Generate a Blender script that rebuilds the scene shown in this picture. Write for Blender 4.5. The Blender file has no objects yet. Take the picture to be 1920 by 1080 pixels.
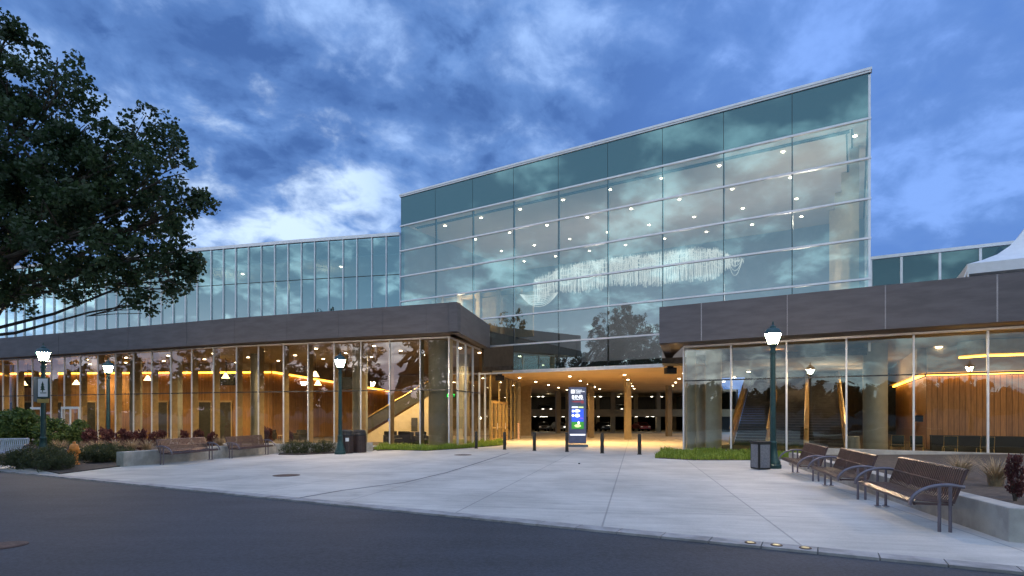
import bpy, bmesh, math, random
from math import sin, cos, pi, radians, hypot, atan2
from mathutils import Vector, Matrix
random.seed(7)
S = bpy.context.scene
COL = S.collection
# ------------------------------------------------------------------ camera
F, CX, CY, H, SL = 1050.0, 960.0, 770.0, 1.55, 0.019
cd = bpy.data.cameras.new('camera'); cam = bpy.data.objects.new('camera', cd); COL.objects.link(cam)
cam.location = (0, 0, H); cam.rotation_euler = (pi/2, 0, 0)
cd.sensor_width = 36; cd.lens = 36*F/1920; cd.shift_y = (CY-540)/1920
cd.clip_start = 0.1; cd.clip_end = 3000
S.camera = cam
S.view_settings.view_transform = 'Standard'; S.view_settings.look = 'None'
S.view_settings.exposure = 0.3; S.view_settings.gamma = 1.0
S.render.engine = 'CYCLES'
S.cycles.use_denoising = True
S.cycles.max_bounces = 10; S.cycles.transparent_max_bounces = 16
S.cycles.glossy_bounces = 4; S.cycles.diffuse_bounces = 3; S.cycles.transmission_bounces = 4
S.cycles.sample_clamp_indirect = 6.0; S.cycles.caustics_reflective = False; S.cycles.caustics_refractive = False
S.cycles.blur_glossy = 0.5

# ------------------------------------------------------------------ node helpers
class T:
    def __init__(s, tree): s.t = tree; s.n = tree.nodes; s.l = tree.links
    def node(s, typ, **kw):
        n = s.n.new(typ)
        for k, v in kw.items(): setattr(n, k, v)
        return n
    def put(s, sock, v):
        if hasattr(v, 'is_linked') or isinstance(v, bpy.types.NodeSocket): s.l.new(v, sock)
        else:
            if hasattr(sock.default_value, '__len__') and not hasattr(v, '__len__'): v = (v,)*len(sock.default_value)
            if hasattr(v, '__len__') and len(v) == 3 and len(sock.default_value) == 4: v = tuple(v)+(1,)
            sock.default_value = v
    def m(s, op, a, b=0.0, c=None, clamp=False):
        n = s.node('ShaderNodeMath', operation=op); n.use_clamp = clamp
        s.put(n.inputs[0], a); s.put(n.inputs[1], b)
        if c is not None: s.put(n.inputs[2], c)
        return n.outputs[0]
    def vm(s, op, a, b=None, scale=None):
        n = s.node('ShaderNodeVectorMath', operation=op); s.put(n.inputs[0], a)
        if b is not None: s.put(n.inputs[1], b)
        if scale is not None: s.put(n.inputs[3], scale)
        return n.outputs['Value'] if op in ('DOT_PRODUCT', 'LENGTH') else n.outputs[0]
    def sep(s, v):
        n = s.node('ShaderNodeSeparateXYZ'); s.put(n.inputs[0], v); return n.outputs
    def comb(s, x, y, z):
        n = s.node('ShaderNodeCombineXYZ'); s.put(n.inputs[0], x); s.put(n.inputs[1], y); s.put(n.inputs[2], z); return n.outputs[0]
    def noise(s, vec, scale, detail=3, rough=0.5, dist=0.0):
        n = s.node('ShaderNodeTexNoise'); s.put(n.inputs['Vector'], vec); n.inputs['Scale'].default_value = scale
        n.inputs['Detail'].default_value = detail; n.inputs['Roughness'].default_value = rough; n.inputs['Distortion'].default_value = dist
        return n.outputs[0]
    def mix(s, f, a, b, blend='MIX'):
        n = s.node('ShaderNodeMix', data_type='RGBA', blend_type=blend)
        s.put(n.inputs[0], f); s.put(n.inputs[6], a); s.put(n.inputs[7], b); return n.outputs[2]
    def smooth(s, v, lo, hi, a=0.0, b=1.0):
        n = s.node('ShaderNodeMapRange', interpolation_type='SMOOTHSTEP'); s.put(n.inputs[0], v)
        for i, q in enumerate((lo, hi, a, b)): n.inputs[i+1].default_value = q
        return n.outputs[0]
    def bump(s, h, strength=0.3, dist=0.02):
        n = s.node('ShaderNodeBump'); n.inputs['Strength'].default_value = strength; n.inputs['Distance'].default_value = dist
        s.put(n.inputs['Height'], h); return n.outputs[0]

# ------------------------------------------------------------------ world: dusk sky with broken cloud
SUN_EL, SUN_AZ = radians(4.0), radians(238)      # low twilight glow behind the camera, to its left
SKX, SKY_ = 6.6, 1.1
W = bpy.data.worlds.new('World'); S.world = W; W.use_nodes = True
t = T(W.node_tree); t.n.clear()
out = t.node('ShaderNodeOutputWorld'); bg = t.node('ShaderNodeBackground'); t.l.new(bg.outputs[0], out.inputs[0])
tc = t.node('ShaderNodeTexCoord'); d = t.vm('NORMALIZE', tc.outputs['Generated'])
dx, dy, dz = t.sep(d)
zz = t.m('MAXIMUM', dz, 0.0)
den = t.m('ADD', zz, 0.34)
u = t.m('DIVIDE', dx, den); v = t.m('DIVIDE', dy, den)
uv = t.comb(u, v, 0.37)
# cloud drifts along a diagonal, so the field is stretched that way
uw = t.comb(t.m('ADD', t.m('MULTIPLY', u, 0.93), t.m('MULTIPLY', v, 0.30)), t.m('ADD', t.m('MULTIPLY', u, -0.42), t.m('MULTIPLY', v, 0.86)), 0.37)
n1 = t.noise(t.vm('ADD', uw, (SKX, SKY_, 0)), 3.7, 9, 0.56, 0.25)
n2 = t.noise(t.vm('ADD', uv, (11.3, 2.2, 1.7)), 9.5, 7, 0.58, 0.3)
n3 = t.noise(t.vm('ADD', uw, (1.3, 5.2, 4.7)), 0.7, 3, 0.5, 0.2)
def lobe(px, pv, lo, hi):
    q = Vector(((px-CX)/F, 1.0, (CY-pv)/F)).normalized()
    return t.smooth(t.vm('DOT_PRODUCT', d, q), cos(radians(lo)), cos(radians(hi)))
glow = lobe(520, 350, 13, 1)                       # lighter break low in the cloud
streak = t.m('MAXIMUM', lobe(250, 160, 9, 2), t.m('MAXIMUM', lobe(90, 60, 8, 2), lobe(700, 60, 9, 2)))
dark = t.m('MAXIMUM', t.m('MAXIMUM', lobe(450, 90, 8, 2), lobe(270, 20, 8, 2)), t.m('MAXIMUM', lobe(390, 310, 5.5, 2), lobe(590, 220, 6, 2)))
right = t.smooth(dx, -0.05, 0.45)
cov = t.m('ADD', t.m('MULTIPLY', n1, 0.60), t.m('MULTIPLY', n2, 0.40))
cov = t.m('SUBTRACT', cov, t.m('MULTIPLY', glow, 0.030))
cov = t.m('SUBTRACT', cov, t.m('MULTIPLY', streak, 0.022))
cov = t.m('ADD', cov, t.m('MULTIPLY', dark, 0.062))
cov = t.m('ADD', cov, t.m('MULTIPLY', t.m('SUBTRACT', n3, 0.5), 0.10))
mask = t.smooth(cov, 0.37, 0.54)
gap = t.mix(glow, (0.27, 0.42, 0.74), (0.52, 0.66, 0.88))
gap = t.mix(right, gap, (0.17, 0.31, 0.70))
cl = t.mix(t.smooth(n2, 0.35, 0.65), (0.060, 0.138, 0.36), (0.110, 0.222, 0.50))
cl = t.mix(t.m('MULTIPLY', right, 0.8), cl, (0.092, 0.195, 0.50))
cl = t.mix(t.smooth(cov, 0.50, 0.62), cl, t.mix(right, (0.044, 0.106, 0.30), (0.078, 0.175, 0.47)))
front = t.vm('SCALE', t.mix(mask, gap, cl), scale=1.12)
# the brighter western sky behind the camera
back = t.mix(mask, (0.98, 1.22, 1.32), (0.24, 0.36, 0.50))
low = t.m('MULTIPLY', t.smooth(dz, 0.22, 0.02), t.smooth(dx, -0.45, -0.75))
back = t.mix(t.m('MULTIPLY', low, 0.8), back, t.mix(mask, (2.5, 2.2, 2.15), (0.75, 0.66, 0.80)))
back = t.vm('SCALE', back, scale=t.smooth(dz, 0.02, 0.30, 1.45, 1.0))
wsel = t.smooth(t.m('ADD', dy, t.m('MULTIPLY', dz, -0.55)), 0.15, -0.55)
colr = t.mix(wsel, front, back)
colr = t.mix(t.smooth(dz, 0.62, 0.92), colr, t.mix(mask, (0.60, 0.86, 1.52), (0.35, 0.55, 1.05)))    # overhead sky brightened, out of view, to light the plaza
sky = t.node('ShaderNodeTexSky', sky_type='NISHITA'); sky.sun_disc = False
sky.sun_elevation = SUN_EL; sky.sun_rotation = SUN_AZ; sky.air_density = 1.5; sky.ozone_density = 3.0
skyc = t.mix(1.0, sky.outputs[0], (0.015, 0.015, 0.015), 'MULTIPLY')
colr = t.mix(1.0, colr, skyc, 'ADD')
colr = t.mix(t.smooth(dz, -0.01, -0.06), colr, (0.03, 0.035, 0.05))
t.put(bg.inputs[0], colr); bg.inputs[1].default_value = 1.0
sd = bpy.data.lights.new('sun', 'SUN'); sd.energy = 0.22; sd.angle = radians(40); sd.color = (1.0, 0.86, 0.86)
so = bpy.data.objects.new('sun', sd); COL.objects.link(so)
so.rotation_euler = (radians(18), 0, radians(-50))

# ------------------------------------------------------------------ materials
MATS = {}
def base_mat(name):
    m = bpy.data.materials.new(name); m.use_nodes = True; MATS[name] = m
    tt = T(m.node_tree); b = tt.n.get('Principled BSDF'); return m, tt, b
def mat(name, col, rough=0.6, metal=0.0, var=0.25, scale=3.0, bump=0.0, bscale=40.0, spec=0.5, stretch=(1, 1, 1), world=False):
    m, tt, b = base_mat(name)
    if world: pos = tt.node('ShaderNodeNewGeometry').outputs['Position']
    else: pos = tt.node('ShaderNodeTexCoord').outputs['Object']
    p = tt.vm('MULTIPLY', pos, stretch)
    n = tt.noise(p, scale, 5, 0.6)
    f = tt.smooth(n, 0.3, 0.7, 1-var, 1+var)
    c = tt.vm('SCALE', tuple(col), scale=f)
    tt.put(b.inputs['Base Color'], c); b.inputs['Roughness'].default_value = rough; b.inputs['Metallic'].default_value = metal
    b.inputs['Specular IOR Level'].default_value = spec
    if bump:
        tt.put(b.inputs['Normal'], tt.bump(tt.noise(p, bscale, 4, 0.6), bump, 0.01))
    return m
def emit(name, col, strength):
    m, tt, b = base_mat(name)
    b.inputs['Base Color'].default_value = (0, 0, 0, 1)
    b.inputs['Emission Color'].default_value = tuple(col)+(1,); b.inputs['Emission Strength'].default_value = strength
    return m
def glass(name, base, k, tint=(0.8, 0.9, 0.88), refl=(0.9, 1.0, 1.0), wav=0.02, wscale=0.35):
    m, tt, b = base_mat(name); tt.n.remove(b)
    o = tt.n.get('Material Output')
    pos = tt.node('ShaderNodeNewGeometry').outputs['Position']
    nor = tt.bump(tt.noise(pos, wscale, 2, 0.5), wav, 0.5)
    fr = tt.node('ShaderNodeFresnel'); fr.inputs[0].default_value = 1.5
    fac = tt.m('ADD', base, tt.m('MULTIPLY', fr.outputs[0], k), clamp=True)
    tr = tt.node('ShaderNodeBsdfTransparent'); tr.inputs[0].default_value = tuple(tint)+(1,)
    gl = tt.node('ShaderNodeBsdfGlossy'); gl.inputs['Roughness'].default_value = 0.0; gl.inputs['Color'].default_value = tuple(refl)+(1,)
    tt.put(gl.inputs['Normal'], nor)
    mx = tt.node('ShaderNodeMixShader'); tt.put(mx.inputs[0], fac); tt.l.new(tr.outputs[0], mx.inputs[1]); tt.l.new(gl.outputs[0], mx.inputs[2])
    tt.l.new(mx.outputs[0], o.inputs[0]); return m

def coated(name, col, k):                          # opaque back-painted glass with a mirror coat
    m, tt, b = base_mat(name); b.inputs['Base Color'].default_value = tuple(col)+(1,); b.inputs['Roughness'].default_value = 0.2
    o = tt.n.get('Material Output'); gl = tt.node('ShaderNodeBsdfGlossy'); gl.inputs['Roughness'].default_value = 0.02; gl.inputs['Color'].default_value = (0.55, 0.92, 1.0, 1)
    mx = tt.node('ShaderNodeMixShader'); mx.inputs[0].default_value = k
    tt.l.new(b.outputs[0], mx.inputs[1]); tt.l.new(gl.outputs[0], mx.inputs[2]); tt.l.new(mx.outputs[0], o.inputs[0])
GA = (0.214, 0.977)                                # direction of the plaza grid and of the passage
def m_plaza():
    m, tt, b = base_mat('plaza_concrete')
    pos = tt.node('ShaderNodeNewGeometry').outputs['Position']
    a = tt.vm('DOT_PRODUCT', pos, (GA[1], -GA[0], 0)); c = tt.vm('DOT_PRODUCT', pos, (GA[0], GA[1], 0))
    def line(x, period, off, w):
        fr = tt.m('FRACT', tt.m('DIVIDE', tt.m('ADD', x, off+1000*period), period))
        dd = tt.m('MULTIPLY', tt.m('ABSOLUTE', tt.m('SUBTRACT', fr, 0.5)), period)
        return tt.smooth(dd, period*0.5-w, period*0.5-w*0.3)
    l1 = line(a, 1.2507*2, 1.72-1.2507, 0.022); l2 = line(c, 5.2, 0.55, 0.022)
    ln = tt.m('MAXIMUM', l1, l2)
    n = tt.noise(pos, 0.5, 6, 0.65); n_ = tt.noise(tt.vm('MULTIPLY', tt.comb(a, c, 0), (0.7, 5.0, 1)), 0.9, 5, 0.6)
    n4 = tt.noise(pos, 30, 4, 0.7)
    f = tt.m('ADD', tt.m('ADD', tt.smooth(n, 0.3, 0.7, 0.80, 1.10), tt.smooth(n_, 0.3, 0.7, -0.09, 0.09)), tt.smooth(n4, 0.3, 0.7, -0.06, 0.06))
    # one slab to the next differs a little
    wn = tt.node('ShaderNodeTexWhiteNoise', noise_dimensions='2D')
    cell = tt.comb(tt.m('FLOOR', tt.m('DIVIDE', tt.m('ADD', a, 2501.4+1.72-1.2507), 2.5014)), tt.m('FLOOR', tt.m('DIVIDE', tt.m('ADD', c, 5200.55), 5.2)), 0)
    tt.put(wn.inputs['Vector'], cell)
    f = tt.m('ADD', f, tt.m('MULTIPLY', tt.m('SUBTRACT', wn.outputs[0], 0.5), 0.10))
    spots = tt.node('ShaderNodeTexVoronoi'); tt.put(spots.inputs['Vector'], pos); spots.inputs['Scale'].default_value = 1.7
    sp = tt.smooth(spots.outputs['Distance'], 0.035, 0.02)
    st2 = tt.smooth(tt.noise(pos, 1.1, 7, 0.7, 0.5), 0.56, 0.72, 0.0, 0.16)
    f = tt.m('SUBTRACT', tt.m('SUBTRACT', f, tt.m('MULTIPLY', sp, 0.28)), st2)
    col = tt.vm('SCALE', (0.475, 0.45, 0.415), scale=f)
    col = tt.mix(tt.m('MULTIPLY', ln, 0.55), col, (0.13, 0.13, 0.14))
    tt.put(b.inputs['Base Color'], col); b.inputs['Roughness'].default_value = 0.72
    hgt = tt.m('SUBTRACT', tt.m('MULTIPLY', n4, 0.3), ln)
    tt.put(b.inputs['Normal'], tt.bump(hgt, 0.25, 0.01))
    return m
def m_asphalt():
    m, tt, b = base_mat('asphalt')
    pos = tt.node('ShaderNodeNewGeometry').outputs['Position']
    n = tt.noise(pos, 0.35, 6, 0.65); n4 = tt.noise(pos, 22, 5, 0.85); n5 = tt.noise(tt.vm('MULTIPLY', pos, (0.3, 2.0, 1)), 0.8, 5, 0.6)
    f = tt.m('ADD', tt.m('ADD', tt.smooth(n, 0.3, 0.7, 0.72, 1.18), tt.smooth(n4, 0.38, 0.62, -0.34, 0.42)), tt.smooth(n5, 0.3, 0.7, -0.16, 0.16))
    tt.put(b.inputs['Base Color'], tt.vm('SCALE', (0.027, 0.032, 0.044), scale=f)); b.inputs['Roughness'].default_value = 0.78
    tt.put(b.inputs['Normal'], tt.bump(n4, 0.5, 0.006)); return m
def m_wood():
    m, tt, b = base_mat('wood_slats')
    pos = tt.node('ShaderNodeNewGeometry').outputs['Position']
    x, y, z = tt.sep(pos)
    s = tt.m('ADD', x, tt.m('MULTIPLY', y, 0.6))
    fr = tt.m('FRACT', tt.m('MULTIPLY', s, 8.0))
    gap = tt.smooth(tt.m('ABSOLUTE', tt.m('SUBTRACT', fr, 0.5)), 0.38, 0.5, 0.0, 0.75)
    wn = tt.node('ShaderNodeTexWhiteNoise', noise_dimensions='1D'); tt.put(wn.inputs['W'], tt.m('FLOOR', tt.m('MULTIPLY', s, 8.0)))
    n = tt.noise(tt.vm('MULTIPLY', pos, (6, 6, 0.5)), 3, 4, 0.6)
    f = tt.m('ADD', tt.m('MULTIPLY', wn.outputs[0], 0.35), tt.smooth(n, 0.3, 0.7, 0.6, 1.0))
    c = tt.vm('SCALE', (0.36, 0.185, 0.068), scale=f)
    c = tt.mix(gap, c, (0.05, 0.02, 0.008))
    tt.put(b.inputs['Base Color'], c); b.inputs['Roughness'].default_value = 0.45; return m
def m_leaf(name, c1, c2, scale=0.8):
    m, tt, b = base_mat(name)
    pos = tt.node('ShaderNodeTexCoord').outputs['Object']
    n = tt.noise(pos, scale, 4, 0.6); n2 = tt.noise(pos, scale*9, 2, 0.5)
    c = tt.mix(tt.smooth(tt.m('ADD', tt.m('MULTIPLY', n, 0.5), tt.m('MULTIPLY', n2, 0.5)), 0.35, 0.65), c1, c2)
    tt.put(b.inputs['Base Color'], c); b.inputs['Roughness'].default_value = 0.55
    b.inputs['Subsurface Weight'].default_value = 0.0
    o = tt.n.get('Material Output'); tl = tt.node('ShaderNodeBsdfTranslucent'); tt.put(tl.inputs[0], c)
    mx = tt.node('ShaderNodeMixShader'); mx.inputs[0].default_value = 0.42
    tt.l.new(b.outputs[0], mx.inputs[1]); tt.l.new(tl.outputs[0], mx.inputs[2]); tt.l.new(mx.outputs[0], o.inputs[0]); return m

m_plaza(); m_asphalt(); m_wood()
mat('fascia_stone', (0.092, 0.088, 0.104), 0.65, var=0.16, scale=1.2, bump=0.15, bscale=60, world=True, stretch=(0.6, 0.6, 3.0))
mat('soffit_bronze', (0.075, 0.045, 0.03), 0.5, var=0.1, world=True)
mat('ceiling_tan', (0.42, 0.31, 0.20), 0.7, var=0.08, scale=0.4, world=True)
mat('passage_ceiling', (0.50, 0.34, 0.17), 0.6, var=0.08, scale=0.4, world=True)
mat('ceiling_pale', (0.68, 0.60, 0.55), 0.8, var=0.06, scale=0.3, world=True)
mat('interior_wall', (0.27, 0.30, 0.36), 0.8, var=0.1, scale=0.4, world=True)
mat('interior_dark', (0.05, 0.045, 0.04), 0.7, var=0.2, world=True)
mat('cream_wall', (0.62, 0.50, 0.33), 0.7, var=0.06, world=True)
mat('tan_panel', (0.42, 0.30, 0.16), 0.55, var=0.12, world=True)
mat('carpet', (0.07, 0.055, 0.045), 0.9, var=0.3, scale=4, world=True)
mat('roof_grey', (0.20, 0.20, 0.21), 0.8, var=0.15, world=True)
mat('silver', (0.72, 0.73, 0.78), 0.35, 0.35, var=0.06, world=True)
mat('mullion_dark', (0.045, 0.05, 0.055), 0.4, 0.4, var=0.1, world=True)
mat('column_concrete', (0.34, 0.33, 0.29), 0.65, var=0.12, scale=1.2, bump=0.1, world=True)
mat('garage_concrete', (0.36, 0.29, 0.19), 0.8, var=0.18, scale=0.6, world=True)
mat('planter_concrete', (0.33, 0.32, 0.30), 0.75, var=0.22, scale=2.2, bump=0.2, bscale=50, world=True)
mat('kerb_paver', (0.27, 0.26, 0.26), 0.75, var=0.3, scale=3.0, bump=0.2, world=True)
mat('soil', (0.055, 0.042, 0.035), 0.95, var=0.5, scale=9, bump=0.8, bscale=25, world=True)
mat('seam_light', (0.36, 0.36, 0.40), 0.5, 0.2, var=0.1, world=True)
mat('seam_dark', (0.12, 0.12, 0.13), 0.8, var=0.3, scale=2, world=True)
mat('bench_paint', (0.105, 0.068, 0.066), 0.38, 0.55, var=0.18, scale=6)
mat('bench_silver', (0.30, 0.32, 0.37), 0.34, 0.6, var=0.15, scale=6)
mat('bench_tube', (0.17, 0.15, 0.18), 0.33, 0.6, var=0.12, scale=6)
mat('lamp_green', (0.016, 0.055, 0.058), 0.38, 0.3, var=0.2, scale=8)
mat('black_paint', (0.012, 0.012, 0.014), 0.45, 0.2, var=0.2, scale=8)
mat('dark_metal', (0.03, 0.028, 0.03), 0.5, 0.4, var=0.2, scale=8)
mat('bin_brown', (0.055, 0.036, 0.036), 0.5, 0.2, var=0.2, scale=8)
mat('bin_panel', (0.16, 0.17, 0.20), 0.6, 0.2, var=0.2, scale=20)
mat('rust_iron', (0.085, 0.05, 0.04), 0.75, 0.3, var=0.4, scale=12, bump=0.6, bscale=50)
mat('hydrant_orange', (0.62, 0.22, 0.035), 0.5, var=0.2, scale=10)
mat('kiosk_blue', (0.10, 0.12, 0.21), 0.4, 0.3, var=0.1)
mat('bark', (0.075, 0.06, 0.048), 0.9, var=0.4, scale=4, bump=0.8, bscale=14, stretch=(1, 1, 0.4))
mat('tent_white', (0.74, 0.76, 0.80), 0.7, var=0.04)
mat('chair_black', (0.014, 0.018, 0.016), 0.7, var=0.3, scale=10)
mat('gold_metal', (0.55, 0.36, 0.13), 0.35, 0.6, var=0.1)
mat('brass_panel', (0.62, 0.40, 0.15), 0.4, 0.25, var=0.15, scale=1.5)
mat('step_dark', (0.055, 0.045, 0.040), 0.55, 0.2, var=0.2)
mat('white_paint', (0.75, 0.75, 0.76), 0.5, var=0.05)
mat('screen_black', (0.006, 0.006, 0.007), 0.25, var=0.1)
mat('car_dark', (0.03, 0.03, 0.035), 0.3, 0.4, var=0.1)
mat('car_red', (0.20, 0.02, 0.02), 0.3, 0.3, var=0.1)
mat('car_silver', (0.35, 0.36, 0.38), 0.3, 0.5, var=0.1)
mat('tyre', (0.012, 0.012, 0.012), 0.9, var=0.2)
mat('pink_post', (0.62, 0.42, 0.36), 0.6, var=0.1)
coated('spandrel', (0.010, 0.045, 0.055), 0.22)
coated('rear_spandrel', (0.010, 0.045, 0.050), 0.12)
mat('sign_white', (0.78, 0.80, 0.84), 0.5, var=0.04)
mat('sign_green', (0.01, 0.045, 0.022), 0.6, var=0.1)
mat('ochre', (0.40, 0.30, 0.09), 0.6, var=0.1)
mat('slate_panel', (0.10, 0.14, 0.18), 0.6, var=0.1)
mat('table_cloth', (0.010, 0.010, 0.013), 0.85, var=0.2)
mat('dry_grass', (0.34, 0.25, 0.15), 0.8, var=0.3, scale=5)
mat('lounge_fabric', (0.022, 0.022, 0.024), 0.9, var=0.3)
m_leaf('tree_leaf', (0.018, 0.040, 0.016), (0.050, 0.085, 0.030), 0.5)
m_leaf('shrub_green', (0.045, 0.090, 0.025), (0.12, 0.18, 0.045), 1.5)
m_leaf('juniper_green', (0.030, 0.045, 0.018), (0.085, 0.095, 0.035), 1.8)
m_leaf('barberry_red', (0.065, 0.018, 0.022), (0.15, 0.050, 0.045), 2.0)
m_leaf('grass_green', (0.14, 0.24, 0.025), (0.32, 0.40, 0.06), 2.2)
m_leaf('treeline_leaf', (0.012, 0.024, 0.010), (0.035, 0.055, 0.020), 0.3)
glass('glass_hall_pane', 0.27, 1.4, (0.74, 0.86, 0.94), (0.62, 0.94, 1.0), 0.012, 0.3)
glass('glass_gallery', 0.36, 1.4, (0.40, 0.62, 0.68), (0.62, 0.92, 1.0), 0.012, 0.4)
glass('glass_lobby', 0.10, 1.3, (0.86, 0.86, 0.80), (1.0, 1.0, 1.0), 0.014, 0.5)
glass('glass_lounge', 0.05, 1.3, (0.84, 0.88, 0.84), (0.80, 1.0, 1.0), 0.022, 0.5)
emit('lamp_glow', (1.0, 0.76, 0.50), 430.0)
emit('downlight_glow', (1.0, 0.80, 0.50), 22.0)
emit('garage_glow', (1.0, 0.92, 0.74), 16.0)
emit('cove_glow', (1.0, 0.46, 0.045), 9.0)
emit('pendant_glow', (1.0, 0.74, 0.36), 7.0)
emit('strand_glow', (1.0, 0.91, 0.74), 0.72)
emit('exit_glow', (0.05, 0.9, 0.12), 3.0)
emit('screen_blue', (0.03, 0.10, 0.85), 1.1)
emit('screen_violet', (0.28, 0.10, 0.80), 1.0)
emit('screen_green', (0.04, 0.30, 0.03), 1.0)
emit('screen_white', (0.90, 0.95, 1.0), 1.6)
emit('screen_lime', (0.65, 0.80, 0.35), 1.2)
emit('screen_red', (0.50, 0.10, 0.14), 0.5)
emit('ground_glow', (1.0, 0.85, 0.5), 0.35)
emit('headlamp_glow', (1.0, 0.95, 0.8), 3.0)
emit('yellow_glow', (1.0, 0.62, 0.02), 2.5)

# ------------------------------------------------------------------ geometry helpers
def gz(x, y): return -SL*y
def P(px, v):                                        # ground point
    Y = F*H/(v-790.0-0.0) if True else 0
    Y = F*H/(v-CY-F*SL); return ((px-CX)*Y/F, Y)
def U(px, v, Y): return Vector(((px-CX)*Y/F, Y, H+(CY-v)*Y/F))
class MB:
    def __init__(s): s.v = []; s.f = []; s.mi = []; s.cur = 0
    def add(s, vs, fs):
        o = len(s.v); s.v += [tuple(p) for p in vs]; s.f += [tuple(o+i for i in q) for q in fs]; s.mi += [s.cur]*len(fs); return s
    def box(s, c, sz, rz=0.0, rx=0.0):
        x, y, z = sz[0]/2, sz[1]/2, sz[2]/2
        R = Matrix.Rotation(rz, 3, 'Z') @ Matrix.Rotation(rx, 3, 'X'); c = Vector(c)
        vs = [c+R@Vector((a*x, b*y, e*z)) for e in (-1, 1) for a, b in ((-1, -1), (1, -1), (1, 1), (-1, 1))]
        return s.add(vs, [(3, 2, 1, 0), (4, 5, 6, 7), (0, 1, 5, 4), (1, 2, 6, 5), (2, 3, 7, 6), (3, 0, 4, 7)])
    def prism(s, poly, z0, z1):                       # poly of (x, y); z0/z1 numbers or functions of (x, y)
        g = lambda z, p: z(*p) if callable(z) else z
        n = len(poly)
        a = sum(poly[i][0]*poly[(i+1) % n][1]-poly[(i+1) % n][0]*poly[i][1] for i in range(n))
        if a < 0: poly = poly[::-1]
        vs = [(p[0], p[1], g(z0, p)) for p in poly]+[(p[0], p[1], g(z1, p)) for p in poly]
        return s.add(vs, [tuple(range(n-1, -1, -1)), tuple(range(n, 2*n))]+[(i, (i+1) % n, n+(i+1) % n, n+i) for i in range(n)])
    def sheet(s, poly, z):
        n = len(poly)
        a = sum(poly[i][0]*poly[(i+1) % n][1]-poly[(i+1) % n][0]*poly[i][1] for i in range(n))
        if a < 0: poly = poly[::-1]
        return s.add([(p[0], p[1], z(*p) if callable(z) else z) for p in poly], [tuple(range(n))])
    def wall(s, p, q, z0, z1, d0, d1):                # vertical box over p-q from offset d0 to d1 along the left normal of p->q
        dx, dy = q[0]-p[0], q[1]-p[1]; L = hypot(dx, dy) or 1; nx, ny = -dy/L, dx/L
        pl = [(p[0]+nx*d0, p[1]+ny*d0), (q[0]+nx*d0, q[1]+ny*d0), (q[0]+nx*d1, q[1]+ny*d1), (p[0]+nx*d1, p[1]+ny*d1)]
        if isinstance(z0, tuple) or isinstance(z1, tuple):
            za = z0 if isinstance(z0, tuple) else (z0, z0); zb = z1 if isinstance(z1, tuple) else (z1, z1)
            k = (0, 1, 1, 0)
            vs = [(pl[i][0], pl[i][1], za[k[i]]) for i in range(4)]+[(pl[i][0], pl[i][1], zb[k[i]]) for i in range(4)]
            if d1 < d0: return s.add(vs, [(0, 1, 2, 3), (7, 6, 5, 4)]+[(4+i, 4+(i+1) % 4, (i+1) % 4, i) for i in range(4)])
            return s.add(vs, [(3, 2, 1, 0), (4, 5, 6, 7)]+[(i, (i+1) % 4, 4+(i+1) % 4, 4+i) for i in range(4)])
        return s.prism(pl, z0, z1)
    def tube(s, pts, r, n=8, cap=True):
        pts = [Vector(p) for p in pts]; m = len(pts)
        rs = r if isinstance(r, (list, tuple)) else [r]*m
        o = len(s.v); vs = []; up = None
        for i, p in enumerate(pts):
            tg = (pts[min(i+1, m-1)]-pts[max(i-1, 0)]).normalized()
            if up is None:
                up = Vector((0, 0, 1)) if abs(tg.z) < 0.9 else Vector((1, 0, 0))
            a = tg.cross(up)
            if a.length < 1e-4: a = tg.cross(Vector((0, 1, 0.1)))
            a.normalize(); b = a.cross(tg).normalized(); up = b
            for k in range(n):
                w = 2*pi*k/n; vs.append(p+(a*cos(w)+b*sin(w))*rs[i])
        fs = [(i*n+k, i*n+(k+1) % n, (i+1)*n+(k+1) % n, (i+1)*n+k) for i in range(m-1) for k in range(n)]
        if cap: fs += [tuple(range(n-1, -1, -1)), tuple((m-1)*n+k for k in range(n))]
        return s.add(vs, fs)
    def lathe(s, prof, n=16, c=(0, 0, 0), ph=0.0):
        vs = []; m = len(prof)
        for r, z in prof:
            for k in range(n):
                w = 2*pi*(k+ph)/n; vs.append((c[0]+r*cos(w), c[1]+r*sin(w), c[2]+z))
        fs = [(i*n+k, i*n+(k+1) % n, (i+1)*n+(k+1) % n, (i+1)*n+k) for i in range(m-1) for k in range(n)]
        fs += [tuple(range(n-1, -1, -1)), tuple((m-1)*n+k for k in range(n))]
        return s.add(vs, fs)
    def build(s, name, m, parent=None, smooth=False, bevel=0.0):
        me = bpy.data.meshes.new(name)
        off = Vector((0, 0, 0)); q = parent
        while q is not None: off += q.location; q = q.parent
        me.from_pydata([(v[0]-off.x, v[1]-off.y, v[2]-off.z) for v in s.v] if off.length else s.v, [], s.f)
        for mm in (m if isinstance(m, (list, tuple)) else [m]): me.materials.append(MATS[mm])
        if isinstance(m, (list, tuple)): me.polygons.foreach_set('material_index', s.mi)
        if smooth:
            me.polygons.foreach_set('use_smooth', [True]*len(me.polygons))
            try: me.set_sharp_from_angle(angle=radians(40))
            except Exception: pass
        me.update()
        o = bpy.data.objects.new(name, me); COL.objects.link(o)
        if parent is not None: o.parent = parent
        if bevel:
            b = o.modifiers.new('bevel', 'BEVEL'); b.width = bevel; b.segments = 2; b.limit_method = 'ANGLE'
        return o
def tag(o, label=None, cat=None, group=None, kind=None):
    if label: o['label'] = label
    if cat: o['category'] = cat
    if group: o['group'] = group
    if kind: o['kind'] = kind
    return o
def empty(name, loc, label, cat, group=None):
    o = bpy.data.objects.new(name, None); COL.objects.link(o); o.location = loc; o.empty_display_size = 0.2
    return tag(o, label, cat, group)
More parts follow.
